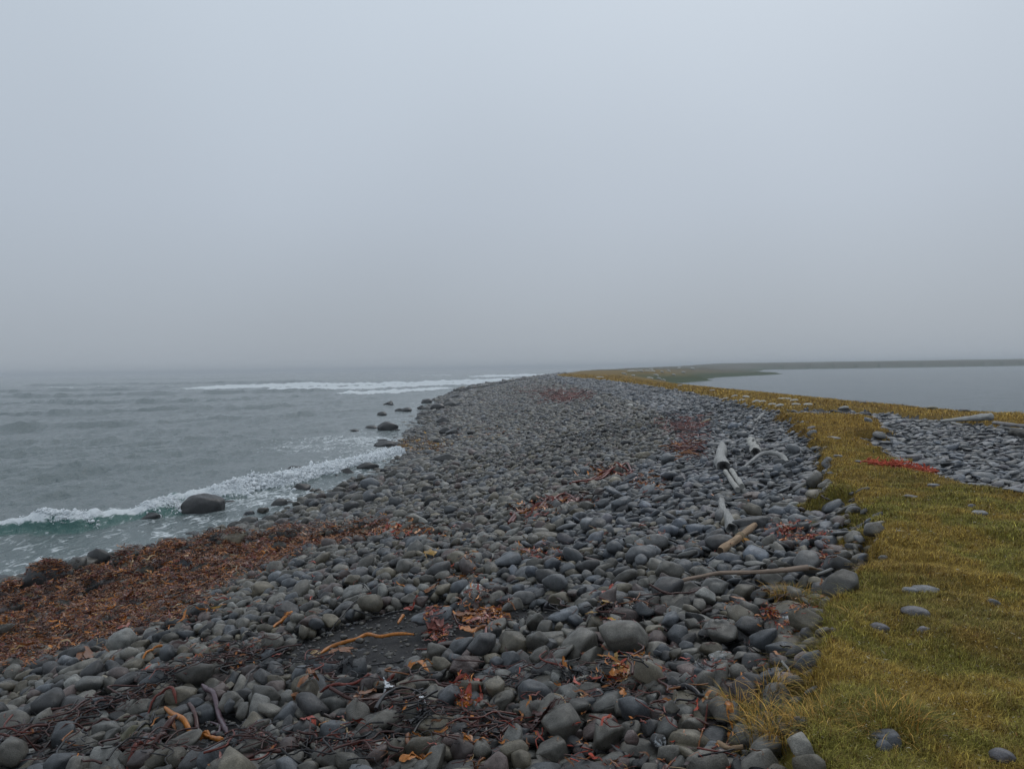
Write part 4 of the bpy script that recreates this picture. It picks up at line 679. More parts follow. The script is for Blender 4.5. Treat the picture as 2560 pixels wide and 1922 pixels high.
# ------------------------------------------------------------------ kelp
KC = {'o': (.40, .14, .022), 'r': (.14, .026, .016), 'R': (.30, .040, .018), 'd': (.060, .022, .018), 'k': (.014, .013, .015), 't': (.36, .25, .13), 'p': (.10, .06, .075), 'b': (.19, .068, .018), 'i': (.22, .080, .065), 'y': (.32, .18, .03)}
def kz(C_, r): return C_
def stalk(cr_, pts, wpx, c_, lab, nm='kelp_stalk', taper=(.7, 1), root=None, blade=None, off=0.0):
    ox, oy, scl = CR[cr_]; px_ = [(ox+a*scl, oy+b*scl) for a, b in pts]; x, y, z = px_ground(*px_[0]); dist = math.hypot(x, y, z-CAM_H); r = wpx*scl/2*dist/FPX
    C_ = pxline(px_, max(24, 8*len(pts)), r, off+.004, False); n = len(C_); rr = r*np.interp(np.linspace(0, 1, n), [0, .08, .9, 1], [taper[0]*.5, taper[0], taper[1], taper[1]*.5])*(1+.2*(fbm(np.linspace(0, 7, n), np.full(n, r*900), 3, 3)-.5)*2)
    V_, F_, UV_ = tube(C_, rr, 10, 1, int(r*1e4), .08); cc = np.array(KC[c_])*(.6+.8*fbm(V_[:, 0]*14, V_[:, 1]*14, 8, 3))[:, None]
    o = mesh_np(nm, V_, F_, [M_KELP], col_attr=cc); tag(o, lab, 'kelp', 'kelp washed up on the beach')
    for key, e, prev in ((root, C_[0], C_[0]-C_[4]), (blade, C_[-1], C_[-1]-C_[-5])):
        if not key: continue
        d0 = prev/np.linalg.norm(prev)
        if key[0] == 'R':
            parts = []
            for q in range(int(key[2:] or 9)):
                an = rng.normal(0, .7); d1 = np.array([d0[0]*math.cos(an)-d0[1]*math.sin(an), d0[0]*math.sin(an)+d0[1]*math.cos(an), rng.uniform(-.2, .35)]); L1 = r*rng.uniform(3, 7)
                p1 = e+d1*L1*.5+[0, 0, r*.8]; p2 = e+d1*L1; p2[2] = hgt(p2[0], p2[1])+r*.2; A_ = catmull([e, p1, p2], 9); Vr, Fr, _ = tube(A_, np.linspace(r*.42, r*.16, 9), 6, 1, q); parts.append((Vr, Fr, np.array(KC[key[1]])*rng.uniform(.7, 1.3)))
            Vr, Fr, Cr = merge(parts); mesh_np('holdfast', Vr, Fr, [M_KELP], col_attr=Cr, parent=o)
        else:
            Vr, Fr, Cr = sheet(e, d0, r*float(key[2:]), r*float(key[2:])*.5, KC[key[1]], 5); mesh_np('blade', Vr, Fr, [M_KELP], col_attr=Cr, parent=o)
    return o
def sheet(e, d, ln, wd, c_, seed, n=12, m_=6):
    d = np.array([d[0], d[1], 0]); d /= np.linalg.norm(d)+1e-9; s = np.array([-d[1], d[0], 0]); a, b = np.meshgrid(np.linspace(0, 1, n), np.linspace(-1, 1, m_), indexing='ij')
    wv = wd*.5*np.sin(np.clip(a*1.15+.12, 0, 1)*3.14)**.6*(1+.35*(fbm(a*5, b+seed, seed, 2)-.5)); X = e[0]+d[0]*a*ln+s[0]*b*wv; Y = e[1]+d[1]*a*ln+s[1]*b*wv; X = X+.02*(fbm(a*4, b*2, seed+3, 2)-.5); 
    Z = np.array([[hgt(X[i, j], Y[i, j]) for j in range(m_)] for i in range(n)]); Zm = Z.max(1, keepdims=True); Z = Z*.3+Zm*.7; Z = np.stack([np.convolve(np.pad(Z[:, q_], 3, mode='edge'), np.ones(7)/7, 'valid') for q_ in range(m_)], 1); Z = Z+.008+.05*min(1, wd*8)*fbm(a*5+seed, b*2.2, seed+7, 3)
    V_ = np.stack([X, Y, Z], -1).reshape(-1, 3); i = np.arange((n-1)*m_).reshape(n-1, m_)[:, :-1].ravel(); F_ = np.stack([i, i+1, i+m_+1, i+m_], 1)
    cc = np.array(c_)*(.55+.9*fbm(a*6, b*3+seed, seed+9, 3)).reshape(-1, 1); return V_, F_, cc
def blade_obj(cr_, pts, wpx, c_, lab, nm='kelp_frond'):
    ox, oy, scl = CR[cr_]; W = [px_ground(ox+a*scl, oy+b*scl) for a, b in pts]; e = np.array(W[0]); q = np.array(W[-1]); dist = math.hypot(*W[0][:2]); wd = wpx*scl/FPX*dist*1.1; parts = []
    seg = list(zip(W[:-1], W[1:]))
    for k, (a, b) in enumerate(seg):
        a, b = np.array(a), np.array(b); parts.append(sheet(a, b-a, np.linalg.norm(b-a)*1.12, wd*(1+.25*rng.normal()), KC[c_], int(rng.integers(99))))
        if wpx > 25: parts.append(sheet(a+rng.normal(0, .02, 3), (b-a)+rng.normal(0, .3, 3)*np.linalg.norm(b-a), np.linalg.norm(b-a)*.8, wd*.7, KC[c_], int(rng.integers(99))))
    V_, F_, cc = merge(parts); o = mesh_np(nm, V_, F_, [M_KELP], col_attr=cc); tag(o, lab, 'kelp', 'kelp washed up on the beach'); return o
stalk(5, [(0, 600), (60, 565), (130, 540), (220, 512), (290, 485), (370, 495), (470, 480), (577, 472)], 24, 'o', 'long orange kelp stalk stretched over the black sand patch', taper=(1, .8), root='Rt14')
blade_obj(5, [(60, 600), (120, 570), (190, 590)], 50, 'b', 'brown kelp frill beside the long orange stalk')
stalk(5, [(130, 640), (60, 650), (20, 690), (0, 720)], 9, 't', 'pale cream kelp root at the foot of black sand', root='Rt7', taper=(1, .6))
stalk(5, [(0, 925), (80, 915), (230, 880), (330, 850), (430, 800), (520, 750)], 22, 'r', 'dark red kelp stalk leading up to orange blade on stone', blade=None)
blade_obj(5, [(520, 740), (590, 712), (675, 748)], 34, 'o', 'orange kelp blade draped over rounded grey stone')
blade_obj(5, [(165, 1012), (260, 970), (350, 885)], 60, 'b', 'crumpled brown kelp blade below the dark red stalk')
blade_obj(5, [(935, 830), (985, 880), (960, 955)], 45, 'R', 'crumpled scarlet kelp hanging between two grey stones')
stalk(5, [(800, 380), (880, 420), (960, 430), (1030, 455)], 15, 'd', 'dark curved stalk on top of orange kelp tangle')
stalk(5, [(835, 552), (920, 535), (975, 520), (1020, 512)], 19, 'b', 'blunt brown stalk nearest the viewer in orange kelp tangle', taper=(1.1, .8))
stalk(5, [(870, 522), (960, 492), (1040, 490), (1112, 512)], 17, 'b', 'brown stalk with forked end in orange kelp tangle', root=None)
stalk(5, [(1060, 460), (1030, 500), (1020, 560), (1045, 585)], 16, 'i', 'short pinkish stalk crossing the right of orange kelp tangle')
stalk(5, [(590, 560), (660, 560), (710, 540), (750, 510)], 12, 'r', 'thin red stalk curling left of orange kelp tangle', blade=None)
for k, (a, b, c_, s_, lb) in enumerate([([(830, 350), (900, 370), (960, 350)], 60, 'b', 0, 'upper brown sheet of kelp tangle behind the sand'), ([(640, 440), (690, 450)], 30, 'i', 0, 'pinkish kelp sheet left of the brown tangle'), ([(880, 440), (930, 470), (1010, 440)], 60, 'o', 0, 'orange kelp sheet in the middle of tangle'), ([(960, 330), (1030, 345), (1110, 365)], 40, 'o', 0, 'orange kelp ribbon behind tangle beside grey stone'), ([(520, 330), (560, 340), (600, 330)], 40, 'R', 0, 'small scarlet kelp scrap behind the sand patch')]):
    blade_obj(5, a, b, c_, lb)
stalk(5, [(480, 410), (495, 385), (512, 360)], 22, 'o', 'stubby orange stalk end standing at sand patch rim')
stalk(5, [(50, 660), (180, 655), (300, 650), (420, 640), (530, 625), (700, 600)], 9, 'k', 'black kelp cord crossing below the sand patch', 'kelp_strand')
stalk(5, [(-40, 445), (60, 405), (150, 385), (350, 370), (440, 350), (530, 335)], 9, 'k', 'long black kelp cord along the top of sand patch', 'kelp_strand')
stalk(5, [(40, 492), (70, 450), (120, 420), (230, 350), (320, 300)], 9, 'k', 'black kelp cord slanting up over stones at sand patch', 'kelp_strand')
stalk(5, [(0, 320), (120, 270), (200, 268), (300, 285)], 8, 'k', 'black kelp cord curling over the upper stones', 'kelp_strand')
blade_obj(5, [(640, 272), (720, 250), (785, 210), (842, 175)], 46, 'b', 'long wavy brown kelp blade pointing up beach')
stalk(5, [(45, 1110), (85, 1062), (140, 1078), (170, 1120), (178, 1165)], 12, 't', 'tan kelp stalk arched like a hook over stones')
stalk(5, [(870, 1080), (800, 1085), (770, 1115), (780, 1150), (810, 1160)], 9, 'i', 'pink kelp loop beside a long angular stone')
blade_obj(5, [(870, 1165), (940, 1185), (1022, 1215)], 42, 'o', 'ragged orange kelp blade on long angular stone')
stalk(5, [(940, 1325), (975, 1290), (1015, 1255)], 14, 'b', 'short orange brown stalk at the bottom edge')
blade_obj(5, [(500, 1320), (550, 1270), (605, 1260)], 50, 'o', 'orange kelp sheet at the bottom edge'); stalk(5, [(605, 1272), (650, 1280), (690, 1270)], 9, 'o', 'thin orange stalk joined to bottom orange sheet')
stalk(4, [(1245, 885), (1310, 930), (1350, 1000), (1372, 1040), (1396, 1082)], 30, 'p', 'smooth purple kelp stalk, thick, lying alone', taper=(.9, .8))
stalk(4, [(1015, 1030), (1130, 1070), (1220, 1097), (1290, 1112)], 26, 'o', 'orange kelp stalk ending in a knobbly root', taper=(.9, 1)); stalk(4, [(1290, 1112), (1330, 1118), (1365, 1125)], 32, 'o', 'knobbly orange kelp root', nm='kelp_holdfast', root='Ro12', blade=None)
blade_obj(4, [(1020, 1085), (1080, 1100)], 30, 'b', 'brown kelp sheet under the orange stalk with root')
stalk(4, [(720, 1300), (790, 1245), (850, 1210), (1000, 1130), (1085, 1075)], 34, 'd', 'thickest of dark red stalks in the bundle', taper=(.8, 1)); stalk(4, [(780, 1335), (900, 1240), (1000, 1175)], 30, 'r', 'red stalk lowest in the dark bundle'); stalk(4, [(850, 1320), (930, 1265), (1040, 1200)], 22, 'd', 'short dark stalk on the inner side of bundle')
stalk(4, [(880, 1030), (960, 985), (1050, 965), (1085, 975)], 17, 'r', 'curved red stalk above the dark bundle'); stalk(4, [(1080, 1000), (1150, 992), (1200, 1030), (1215, 1078)], 22, 'd', 'dark stalk bent like an elbow'); stalk(4, [(1290, 1020), (1345, 1040), (1345, 1075), (1300, 1092)], 18, 'p', 'small purple stalk curled in a hook')
for k, pts in enumerate([[(20, 1275), (300, 1185), (500, 1100), (740, 1040), (900, 990)], [(540, 1290), (760, 1220), (900, 1125), (980, 1020)], [(900, 920), (1100, 905), (1300, 850)], [(930, 930), (1150, 890), (1250, 860), (1350, 830)], [(100, 1290), (350, 1200), (560, 1120), (700, 1085)], [(640, 1240), (800, 1170), (930, 1075), (975, 1000)], [(1330, 830), (1420, 760), (1500, 700), (1600, 650)], [(1500, 860), (1560, 780), (1620, 720), (1700, 690)], [(1260, 760), (1400, 730), (1520, 690), (1640, 660)]]):
    stalk(4, pts, 10+3*(k % 3), 'k' if k % 2 else 'd', '%s kelp cord in the dark kelp line, %s' % ('black' if k % 2 else 'dark brown', ['longest', 'beside the dark bundle', 'above purple stalk', 'second above purple stalk', 'beside the longest', 'joining the dark bundle', 'rising to the sand patch', 'next to rounded olive stone', 'uppermost'][k]), 'kelp_strand')
stalk(4, [(1662, 487), (1720, 452), (1760, 432), (1805, 415)], 25, 'o', 'short orange kelp stalk beside purplish stone above sand'); stalk(4, [(870, 690), (940, 650), (1002, 632)], 16, 'o', 'orange kelp strip between grey stones at kelp carpet edge')
blade_obj(4, [(1055, 440), (1130, 420), (1195, 385)], 60, 'b', 'brown curled kelp blade leaning on flat pale stone'); blade_obj(4, [(1840, 940), (1890, 900), (1950, 880)], 70, 'b', 'orange brown kelp sheet lying below rounded olive stone'); stalk(4, [(1530, 1120), (1570, 1160), (1630, 1205)], 20, 'i', 'pink forked kelp stalk on a grey stone', root='Ri4')
blade_obj(4, [(1870, 1110), (1885, 1050), (1940, 1090)], 30, 'R', 'bright red kelp strip draped on blue grey stone'); blade_obj(4, [(480, 690), (530, 640), (560, 700)], 60, 'b', 'brown kelp cap on a small stone at kelp carpet edge'); blade_obj(4, [(660, 720), (710, 700)], 34, 'b', 'brown kelp sheet behind pointed olive stone')
stalk(6, [(80, 915), (130, 918), (190, 932), (250, 968)], 34, 'k', 'black hose-like kelp stalk with pale torn tip', taper=(1, .9), blade=None); stalk(6, [(248, 966), (262, 985), (266, 1005)], 14, 't', 'pale torn tip next to black hose-like stalk'); stalk(6, [(160, 1080), (200, 1055), (268, 1005)], 15, 'i', 'pink stalk below the black hose-like kelp')
stalk(6, [(210, 1130), (238, 1150), (215, 1200), (215, 1250), (250, 1280), (300, 1283)], 13, 'b', 'brown stalk winding round a big angular stone', blade=None); blade_obj(6, [(395, 1040), (420, 1080), (400, 1110)], 30, 'o', 'orange kelp scrap left of golden grass')
blade_obj(5, [(1510, 700), (1530, 740), (1560, 760)], 35, 'o', 'orange kelp strip beside pale rounded stone'); blade_obj(5, [(1780, 780), (1850, 770), (1900, 790)], 60, 'o', 'orange kelp crumple behind blue grey slab'); blade_obj(5, [(1260, 730), (1340, 710), (1450, 670)], 40, 'd', 'dark red kelp crumple over the elongated stone'); blade_obj(5, [(1850, 870), (1860, 930), (1865, 985)], 32, 'o', 'orange kelp tongue hanging down between slabs'); blade_obj(5, [(1900, 700), (1930, 730), (1965, 755)], 36, 't', 'pale tan kelp curl among bottom stones')
blade_obj(5, [(1700, 245), (1780, 235), (1840, 215)], 50, 'R', 'red kelp sheet spread behind the pitted blue stone'); blade_obj(5, [(1240, 40), (1300, 30), (1360, 20)], 40, 'i', 'pinkish kelp scraps above white crusted stone'); blade_obj(5, [(640, 60), (680, 50), (700, 70)], 50, 'y', 'yellow kelp tuft on mid beach stones')
# black frilly weed near the dark stones, white scraps
for u, v, r, lb in ((1045, 1815, .07, 'crumpled brown black kelp ball beside white crusted stone'), (1345, 1815, .09, 'dark shredded kelp heap among bottom stones'), (1510, 1560, .10, 'black bushy weed heap with yellow tips'), (1420, 1700, .06, 'black kelp curl beside pale rounded stone'), (1090, 1560, .10, 'pinkish crumpled kelp at left end of brown tangle'), (860, 1690, .09, 'black kelp wad between olive stone and grey stone')):
    x, y, z = px_ground(u, v); parts = []
    for q in range(22):
        e = np.array([x, y, 0])+np.append(rng.normal(0, r*.3, 2), 0); an = rng.uniform(0, 6.28); ka = KC['k'] if 'black' in lb else KC['d']; ka = KC['i'] if 'pink' in lb else ka; ka = KC['y'] if 'yellow' in lb and q % 4 == 0 else ka
        Vr, Fr, Cr = sheet(e, (math.cos(an), math.sin(an)), r*rng.uniform(.5, 1.1), r*.35, ka, q, 8, 4); Vr[:, 2] += rng.uniform(0, .03); parts.append((Vr, Fr, Cr))
    Vr, Fr, Cr = merge(parts); o = mesh_np('kelp_clump', Vr, Fr, [M_KELP], col_attr=Cr); tag(o, lb, 'kelp', 'kelp washed up on the beach')
for u, v, s_, lb in ((970, 1737, .05, 'crumpled white plastic scrap beside dark red kelp stalk'), (1062, 1783, .03, 'bluish white plastic scrap on dark stone')):
    x, y, z = px_ground(u, v); parts = [sheet(np.array([x, y, 0])+rng.normal(0, .008, 3), rng.normal(0, 1, 2), s_, s_*.7, (.7, .72, .75), q, 8, 5) for q in range(4)]; V_, F_, cc = merge(parts); V_[:, 2] += .015; tag(mesh_np('plastic_scrap', V_, F_, [M_PLASTIC], col_attr=cc), lb, 'litter')
# litter of small pieces: ribbons and short stalks as two masses
def ribbon(seed):
    r = np.random.default_rng(seed); n = 6; t = np.linspace(-1, 1, n); c_ = np.stack([t, .35*r.normal()*t**2+.15*np.sin(t*3+r.uniform(0, 6)), .30*np.abs(np.sin(t*r.uniform(1.5, 3.5)+r.uniform(0, 6)))], 1); w_ = (.09+.11*r.random())*(1-t**4*.8); s = np.array([0, 1, .5*r.normal()])
    V_ = np.vstack([c_-s*w_[:, None], c_+s*w_[:, None]*[1, 1, -1]+[0, 0, .12*r.normal()]]); F_ = np.array([[i, i+1, n+i+1, n+i] for i in range(n-1)]); return V_, F_
RIB = [ribbon(i) for i in range(14)]
STK = []
for i in range(8):
    r = np.random.default_rng(i+50); V_, F_, _ = tube(catmull([(-1, 0, 0), (-.3, r.normal()*.25, .08), (.4, r.normal()*.3, .1), (1, r.normal()*.3, 0)], 7), np.linspace(.06, .035, 7), 5); STK.append((V_, F_))
LSTK = []
for i in range(10):
    r = np.random.default_rng(i+80); V_, F_, _ = tube(catmull([(-1, r.normal()*.3, 0), (-.5, r.normal()*.35, .06), (0, r.normal()*.35, .03), (.5, r.normal()*.4, .07), (1, r.normal()*.5, 0)], 12), np.linspace(.045, .025, 12)*r.uniform(.6, 1.5), 5); LSTK.append((V_, F_))
def scatter(name, lib, x, y, z, s, c, label, tilt=.35, grp=None):
    Vs_, Fs_, Cs_ = [], [], []; n = 0; pi_ = rng.integers(0, len(lib), len(x)); yaw = rng.uniform(0, 6.28, len(x)); nn_ = np.stack([rng.normal(0, tilt, len(x)), rng.normal(0, tilt, len(x)), np.ones(len(x))], 1); nn_ /= np.linalg.norm(nn_, axis=1)[:, None]
    a = np.stack([np.cos(yaw), np.sin(yaw), 0*yaw], 1); a = a-nn_*(a*nn_).sum(1)[:, None]; a /= np.linalg.norm(a, axis=1)[:, None]; b = np.cross(nn_, a); M = np.stack([a, b, nn_], 2)*s[:, None, None]
    for p_ in range(len(lib)):
        m = pi_ == p_; k = int(m.sum())
        if not k: continue
        Vp, Fp = lib[p_]; VV = np.einsum('nij,vj->nvi', M[m], Vp)+np.stack([x[m], y[m], z[m]], 1)[:, None]
        Vs_.append(VV.reshape(-1, 3)); Fs_.append((Fp[None]+(np.arange(k)*len(Vp))[:, None, None]).reshape(-1, Fp.shape[1])+n); Cs_.append(np.repeat(c[m], len(Vp), 0)); n += k*len(Vp)
    o = mesh_np(name, np.vstack(Vs_), np.vstack(Fs_), [M_KELP], col_attr=np.vstack(Cs_)); tag(o, label, 'kelp', grp, 'stuff'); return o
def hz(x, y):
    i = ((x-CX0)/CELL).astype(int); j = ((y-CY0)/CELL).astype(int); ok_ = (i > 0) & (i < NXG) & (j > 0) & (j < NYG); z = base(x, y)+.05
    z[ok_] = HG[i[ok_], j[ok_]]; return z
def kcol(n, names, pr, sd_=.25): return np.array([KC[k] for k in names])[rng.choice(len(names), n, p=pr)]*np.exp(rng.normal(0, sd_, (n, 1)))
n = 360000; x = rng.uniform(-14, -2.4, n); y = rng.uniform(4, 22, n); i_, j_ = ((x-CX0)/CELL).astype(int), ((y-CY0)/CELL).astype(int); kb_ = kband_sd[i_, j_]; k_ = (kb_ > rng.normal(-.1, .35, n)) & (beach_t(x, y) > .045+.03*rng.random(n)); x, y = x[k_], y[k_]; n = len(x)
s = np.exp(rng.normal(math.log(.045), .36, n))*np.interp(y, [4, 8, 20], [.6, .8, 1.2]); z = hz(x, y)+rng.uniform(0, .07, n); patch = fbm(x*1.1, y*1.1, 66, 3)
cc = kcol(n, 'obrdyt', [.11, .43, .20, .23, .015, .015]); cc *= (.55+.9*patch)[:, None]; scatter('kelp_carpet', RIB, x, y, z, s, cc, 'rusty orange carpet of shredded kelp between the stones and the sea')
n = 3000; k_ = rng.integers(0, len(x), n); scatter('kelp_carpet_stalks', STK, x[k_], y[k_], z[k_]+.02, s[k_]*1.8, kcol(n, 'obdt', [.3, .35, .25, .1]), 'short stalks mixed in the rusty kelp carpet')
# sparse scraps between the near stones
n = 15000; th = rng.uniform(-.7, .62, n); r = 2.4*(13/2.4)**rng.random(n); x, y = r*np.sin(th), r*np.cos(th); i_, j_ = ((x-CX0)/CELL).astype(int).clip(0, NXG-1), ((y-CY0)/CELL).astype(int).clip(0, NYG-1)
pt = fbm(x*1.5, y*1.5, 67, 4); k_ = (TSD[i_, j_] < .02) & (sand_sd[i_, j_] < -.02) & (rng.random(n) < ss(.48, .68, pt)*np.interp(r, [2, 6, 13], [.8, .55, .3])); x, y = x[k_], y[k_]; n = len(x); s = np.exp(rng.normal(math.log(.019), .42, n)).clip(0, .045)*np.interp(np.hypot(x, y), [2, 12], [1, 1.8])
scatter('kelp_scraps', RIB, x, y, hz(x, y)+.004, s, kcol(n, 'oRbdkyi', [.11, .09, .24, .28, .19, .02, .07]), 'small red and orange kelp scraps caught between the near stones')
for CL, cn in (([(0, 1880), (180, 1820), (330, 1760), (480, 1700), (640, 1640)], 520), ([(560, 1640), (800, 1680), (1000, 1780), (1250, 1830)], 300), ([(1000, 1700), (1250, 1690), (1500, 1700), (1700, 1780)], 160), ([(100, 1900), (400, 1900), (700, 1880), (950, 1900)], 260), ([(1350, 1540), (1550, 1560), (1640, 1520)], 50)):
    Wc = np.array([px_ground(*q)[:2] for q in CL]); f = rng.uniform(0, len(Wc)-1.001, cn); i0_ = f.astype(int); q = Wc[i0_]*(1-(f-i0_))[:, None]+Wc[i0_+1]*(f-i0_)[:, None]+rng.normal(0, .085, (cn, 2)); kk = (sdf(q[:, 0], q[:, 1], EDGE) < 0); q = q[kk]; cn = len(q)
    scatter('kelp_tangle', LSTK, q[:, 0], q[:, 1], hz(q[:, 0], q[:, 1])+.008, np.exp(rng.normal(math.log(.085), .4, cn)), kcol(cn, 'dkrdbk', [.28, .32, .05, .15, .05, .15]), 'dark tangle of thin kelp strands winding between the near stones', .12, 'dark kelp tangles')
n = 700; k_ = rng.integers(0, len(x), n); scatter('kelp_twigs', STK, x[k_], y[k_], hz(x[k_], y[k_])+.003, s[k_].clip(0, .04)*1.9, kcol(n, 'Rrdkti', [.2, .25, .2, .15, .1, .1]), 'thin dark kelp twigs lying over the near stones')
# dense patches (src px box centre u, v, half width, half height), count, size, colours
PT = [(1715, 1068, 48, 26, 420, .12, 'irirdp'), (1715, 1125, 40, 22, 240, .12, 'iobrdp'), (1400, 990, 60, 16, 900, .22, 'iirird'), (1330, 975, 60, 10, 250, .25, 'irirdp'), (1340, 1290, 50, 22, 150, .09, 'rdrdbo'), (1420, 1262, 60, 8, 160, .08, 'rdrdbo'), (1520, 1190, 60, 12, 140, .09, 'rdrdbo'), (1050, 1112, 62, 22, 1500, .13, 'yybybd'), (1180, 1085, 90, 20, 160, .12, 'ybybbd'), (1975, 1345, 50, 18, 260, .03, 'RoRoRr'), (2030, 1355, 40, 12, 140, .03, 'RoRoRr'), (1985, 1585, 40, 20, 240, .022, 'RoRRor'), (1930, 1560, 24, 12, 90, .02, 'RoRRor'), (2063, 1410, 10, 24, 90, .022, 'RoRRor'), (1620, 1210, 40, 20, 100, .06, 'oboRbd'), (1350, 1395, 60, 20, 160, .035, 'ioRbod'), (1200, 1520, 60, 26, 360, .04, 'ooibrd'), (1090, 1560, 26, 22, 220, .03, 'iddRoi'), (980, 1340, 120, 14, 500, .07, 'obobdR'), (700, 1360, 60, 14, 260, .07, 'obobdR'), (540, 1650, 120, 30, 200, .035, 'bdbdoR'), (1160, 1760, 16, 30, 140, .025, 'RRroRr'), (1570, 1690, 60, 24, 180, .03, 'ooRtyb'), (1690, 1065, 60, 10, 60, .10, 'irirdp'), (1160, 1440, 60, 30, 120, .03, 'obodRb')]
for u0, v0, hu, hv_, cnt, sz, cs in PT:
    uu = u0+hu*rng.normal(0, .55, cnt).clip(-1.3, 1.3); vv = v0+hv_*rng.normal(0, .55, cnt).clip(-1.3, 1.3); W = np.array([px_ground(a, b)[:2] for a, b in zip(uu, vv)]); x, y = W[:, 0], W[:, 1]; lib = STK if cs[0] == 'i' and sz > .09 else RIB
    scatter('kelp_patch', lib, x, y, hz(x, y)+.01, sz*np.exp(rng.normal(0, .3, cnt))*(1.6 if lib is STK else 1), kcol(cnt, cs, [1/6]*6), 'ragged patch of washed up kelp on the cobbles', grp='ragged kelp patches')
for i in (0, 1):    # long rusty kelp strands up the middle beach
    pts = [[(1275, 1325), (1300, 1298), (1345, 1275), (1375, 1258), (1420, 1256), (1455, 1262)], [(1430, 1222), (1500, 1200), (1560, 1186), (1590, 1180)]][i]
    for q in range(4):
        C_ = pxline([(a+rng.normal(0, 5), b+rng.normal(0, 4)) for a, b in pts], 40, .02, 0, False); V_, F_, _ = tube(C_, .022, 6); tag(mesh_np('kelp_stalk', V_, F_, [M_KELP], col_attr=np.array(KC['r'])*rng.uniform(.7, 1.5)+np.zeros((len(V_), 3))), ['one of four long red stalks twisted together on mid beach', 'one of four dark red stalks in the strand line up the beach'][i], 'kelp', ['twisted red stalks', 'strand line stalks'][i])
# ------------------------------------------------------------------ orange net rope
NET = [(2170, 1180), (2204, 1188), (2243, 1189), (2288, 1192), (2316, 1191), (2327, 1180), (2313, 1168), (2308, 1180), (2273, 1176), (2231, 1177)]
C0 = pxline(NET, 120, .03, .03, False, 2.9, .15); root = bpy.data.objects.new('fishing_net', None); root.location = tuple(C0[60]); col.objects.link(root); tag(root, 'tangled orange red fishing net lying between turf and flat blue stones', 'net')
bpy.context.view_layer.update()
for q in range(7):
    wob = np.stack([(fbm(np.linspace(0, 26, 120), np.full(120, q*3.3+k*7), q+k, 3)-.5)*[.26, .24, .06][k] for k in range(3)], 1); C1 = C0+wob-C0[60]; C1[:, 2] = np.maximum(C1[:, 2], (C0-C0[60])[:, 2]-.02)
    V_, F_, _ = tube(C1, .010, 6); mesh_np('rope_strand', V_, F_, [M_ROPE], col_attr=np.array((.46, .095, .055))*rng.uniform(.75, 1.2)+np.zeros((len(V_), 3)), parent=root)
parts = []
for q in range(380):
    e = C0[min(119, int(abs(rng.normal(0, 1))*60) if q % 2 else int(rng.integers(20, 119)))]-C0[60]+rng.normal(0, .04, 3)*[1, 1, .5]; d_ = rng.normal(0, .03, 3); V_, F_, _ = tube([e, e+d_*.6, e+d_], .006, 4); parts.append((V_, F_, np.array((.50, .10, .055))*rng.uniform(.6, 1.3)))
V_, F_, cc = merge(parts); mesh_np('frayed_mesh', V_, F_, [M_ROPE], col_attr=cc, parent=root)
# ------------------------------------------------------------------ grass
def blades(x, y, z, h, wd, lean, yaw, c, segs=3):
    n = len(x); t = np.linspace(0, 1, segs+1); dx, dy = np.cos(yaw), np.sin(yaw); V_ = np.zeros((n, segs*2+1, 3)); lean = np.asarray(lean)
    for k in range(segs+1):
        hx = lean*h*t[k]**1.8; hz_ = h*(t[k]-.35*lean*t[k]**3); cx1, cy1, cz1 = x+dx*hx, y+dy*hx, z+hz_
        if k < segs:
            ww = wd*(1-t[k]*.75)*.5; V_[:, 2*k] = np.stack([cx1-dy*ww, cy1+dx*ww, cz1], 1); V_[:, 2*k+1] = np.stack([cx1+dy*ww, cy1-dx*ww, cz1], 1)
        else: V_[:, 2*k] = np.stack([cx1, cy1, cz1], 1)
    f = []
    for k in range(segs-1): f += [[2*k, 2*k+1, 2*k+3], [2*k, 2*k+3, 2*k+2]]
    f += [[2*segs-2, 2*segs-1, 2*segs]]; f = np.array(f); nv = segs*2+1
    F_ = (f[None]+(np.arange(n)*nv)[:, None, None]).reshape(-1, 3)
    C_ = np.repeat(c[:, None], nv, 1)
    return V_.reshape(-1, 3), F_, C_.reshape(-1, 3)
def gcol(x, y, dry=.3):
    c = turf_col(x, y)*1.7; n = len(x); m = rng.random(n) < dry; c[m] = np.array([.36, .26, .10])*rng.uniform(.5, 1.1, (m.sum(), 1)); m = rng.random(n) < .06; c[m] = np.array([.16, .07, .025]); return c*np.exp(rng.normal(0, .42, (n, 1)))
def tz(x, y): t_ = turf_sd(x, y); return t_, ground(x, y, t_)
# turf cover
n = 1150000; th = rng.uniform(-.05, .95, n); r = 2.2*(24/2.2)**(rng.random(n)**.8); x, y = r*np.sin(th), r*np.cos(th); k_ = x > np.interp(y, [0, 5, 10, 24], [.6, 1.5, 3, 7.8]); x, y, r = x[k_], y[k_], r[k_]
t_, z = tz(x, y); k_ = (t_ > -.01) & (x < 18); x, y, z, r, t_ = x[k_], y[k_], z[k_], r[k_], t_[k_]; n = len(x); print('blades', n)
tall = (fbm(x*2.5, y*2.5, 201, 3) > .56)*1.0; h = (.022+.022*rng.random(n)+.02*tall*rng.random(n))*np.interp(r, [2, 6, 24], [.9, 1, 1.5])+ss(.25, 0, t_)*.035*rng.random(n); wd = np.interp(r, [2, 6, 24], [.0022, .0038, .013]); yaw = rng.normal(-.5, 1.6, n)
V_, F_, C_ = blades(x, y, z-.006, h, wd, rng.uniform(.3, 1.3, n), yaw, gcol(x, y, .10), 2); tag(mesh_np('turf_grass', V_, F_, [M_GRASS], col_attr=C_), 'short golden green grass covering the turf', 'grass', kind='stuff')
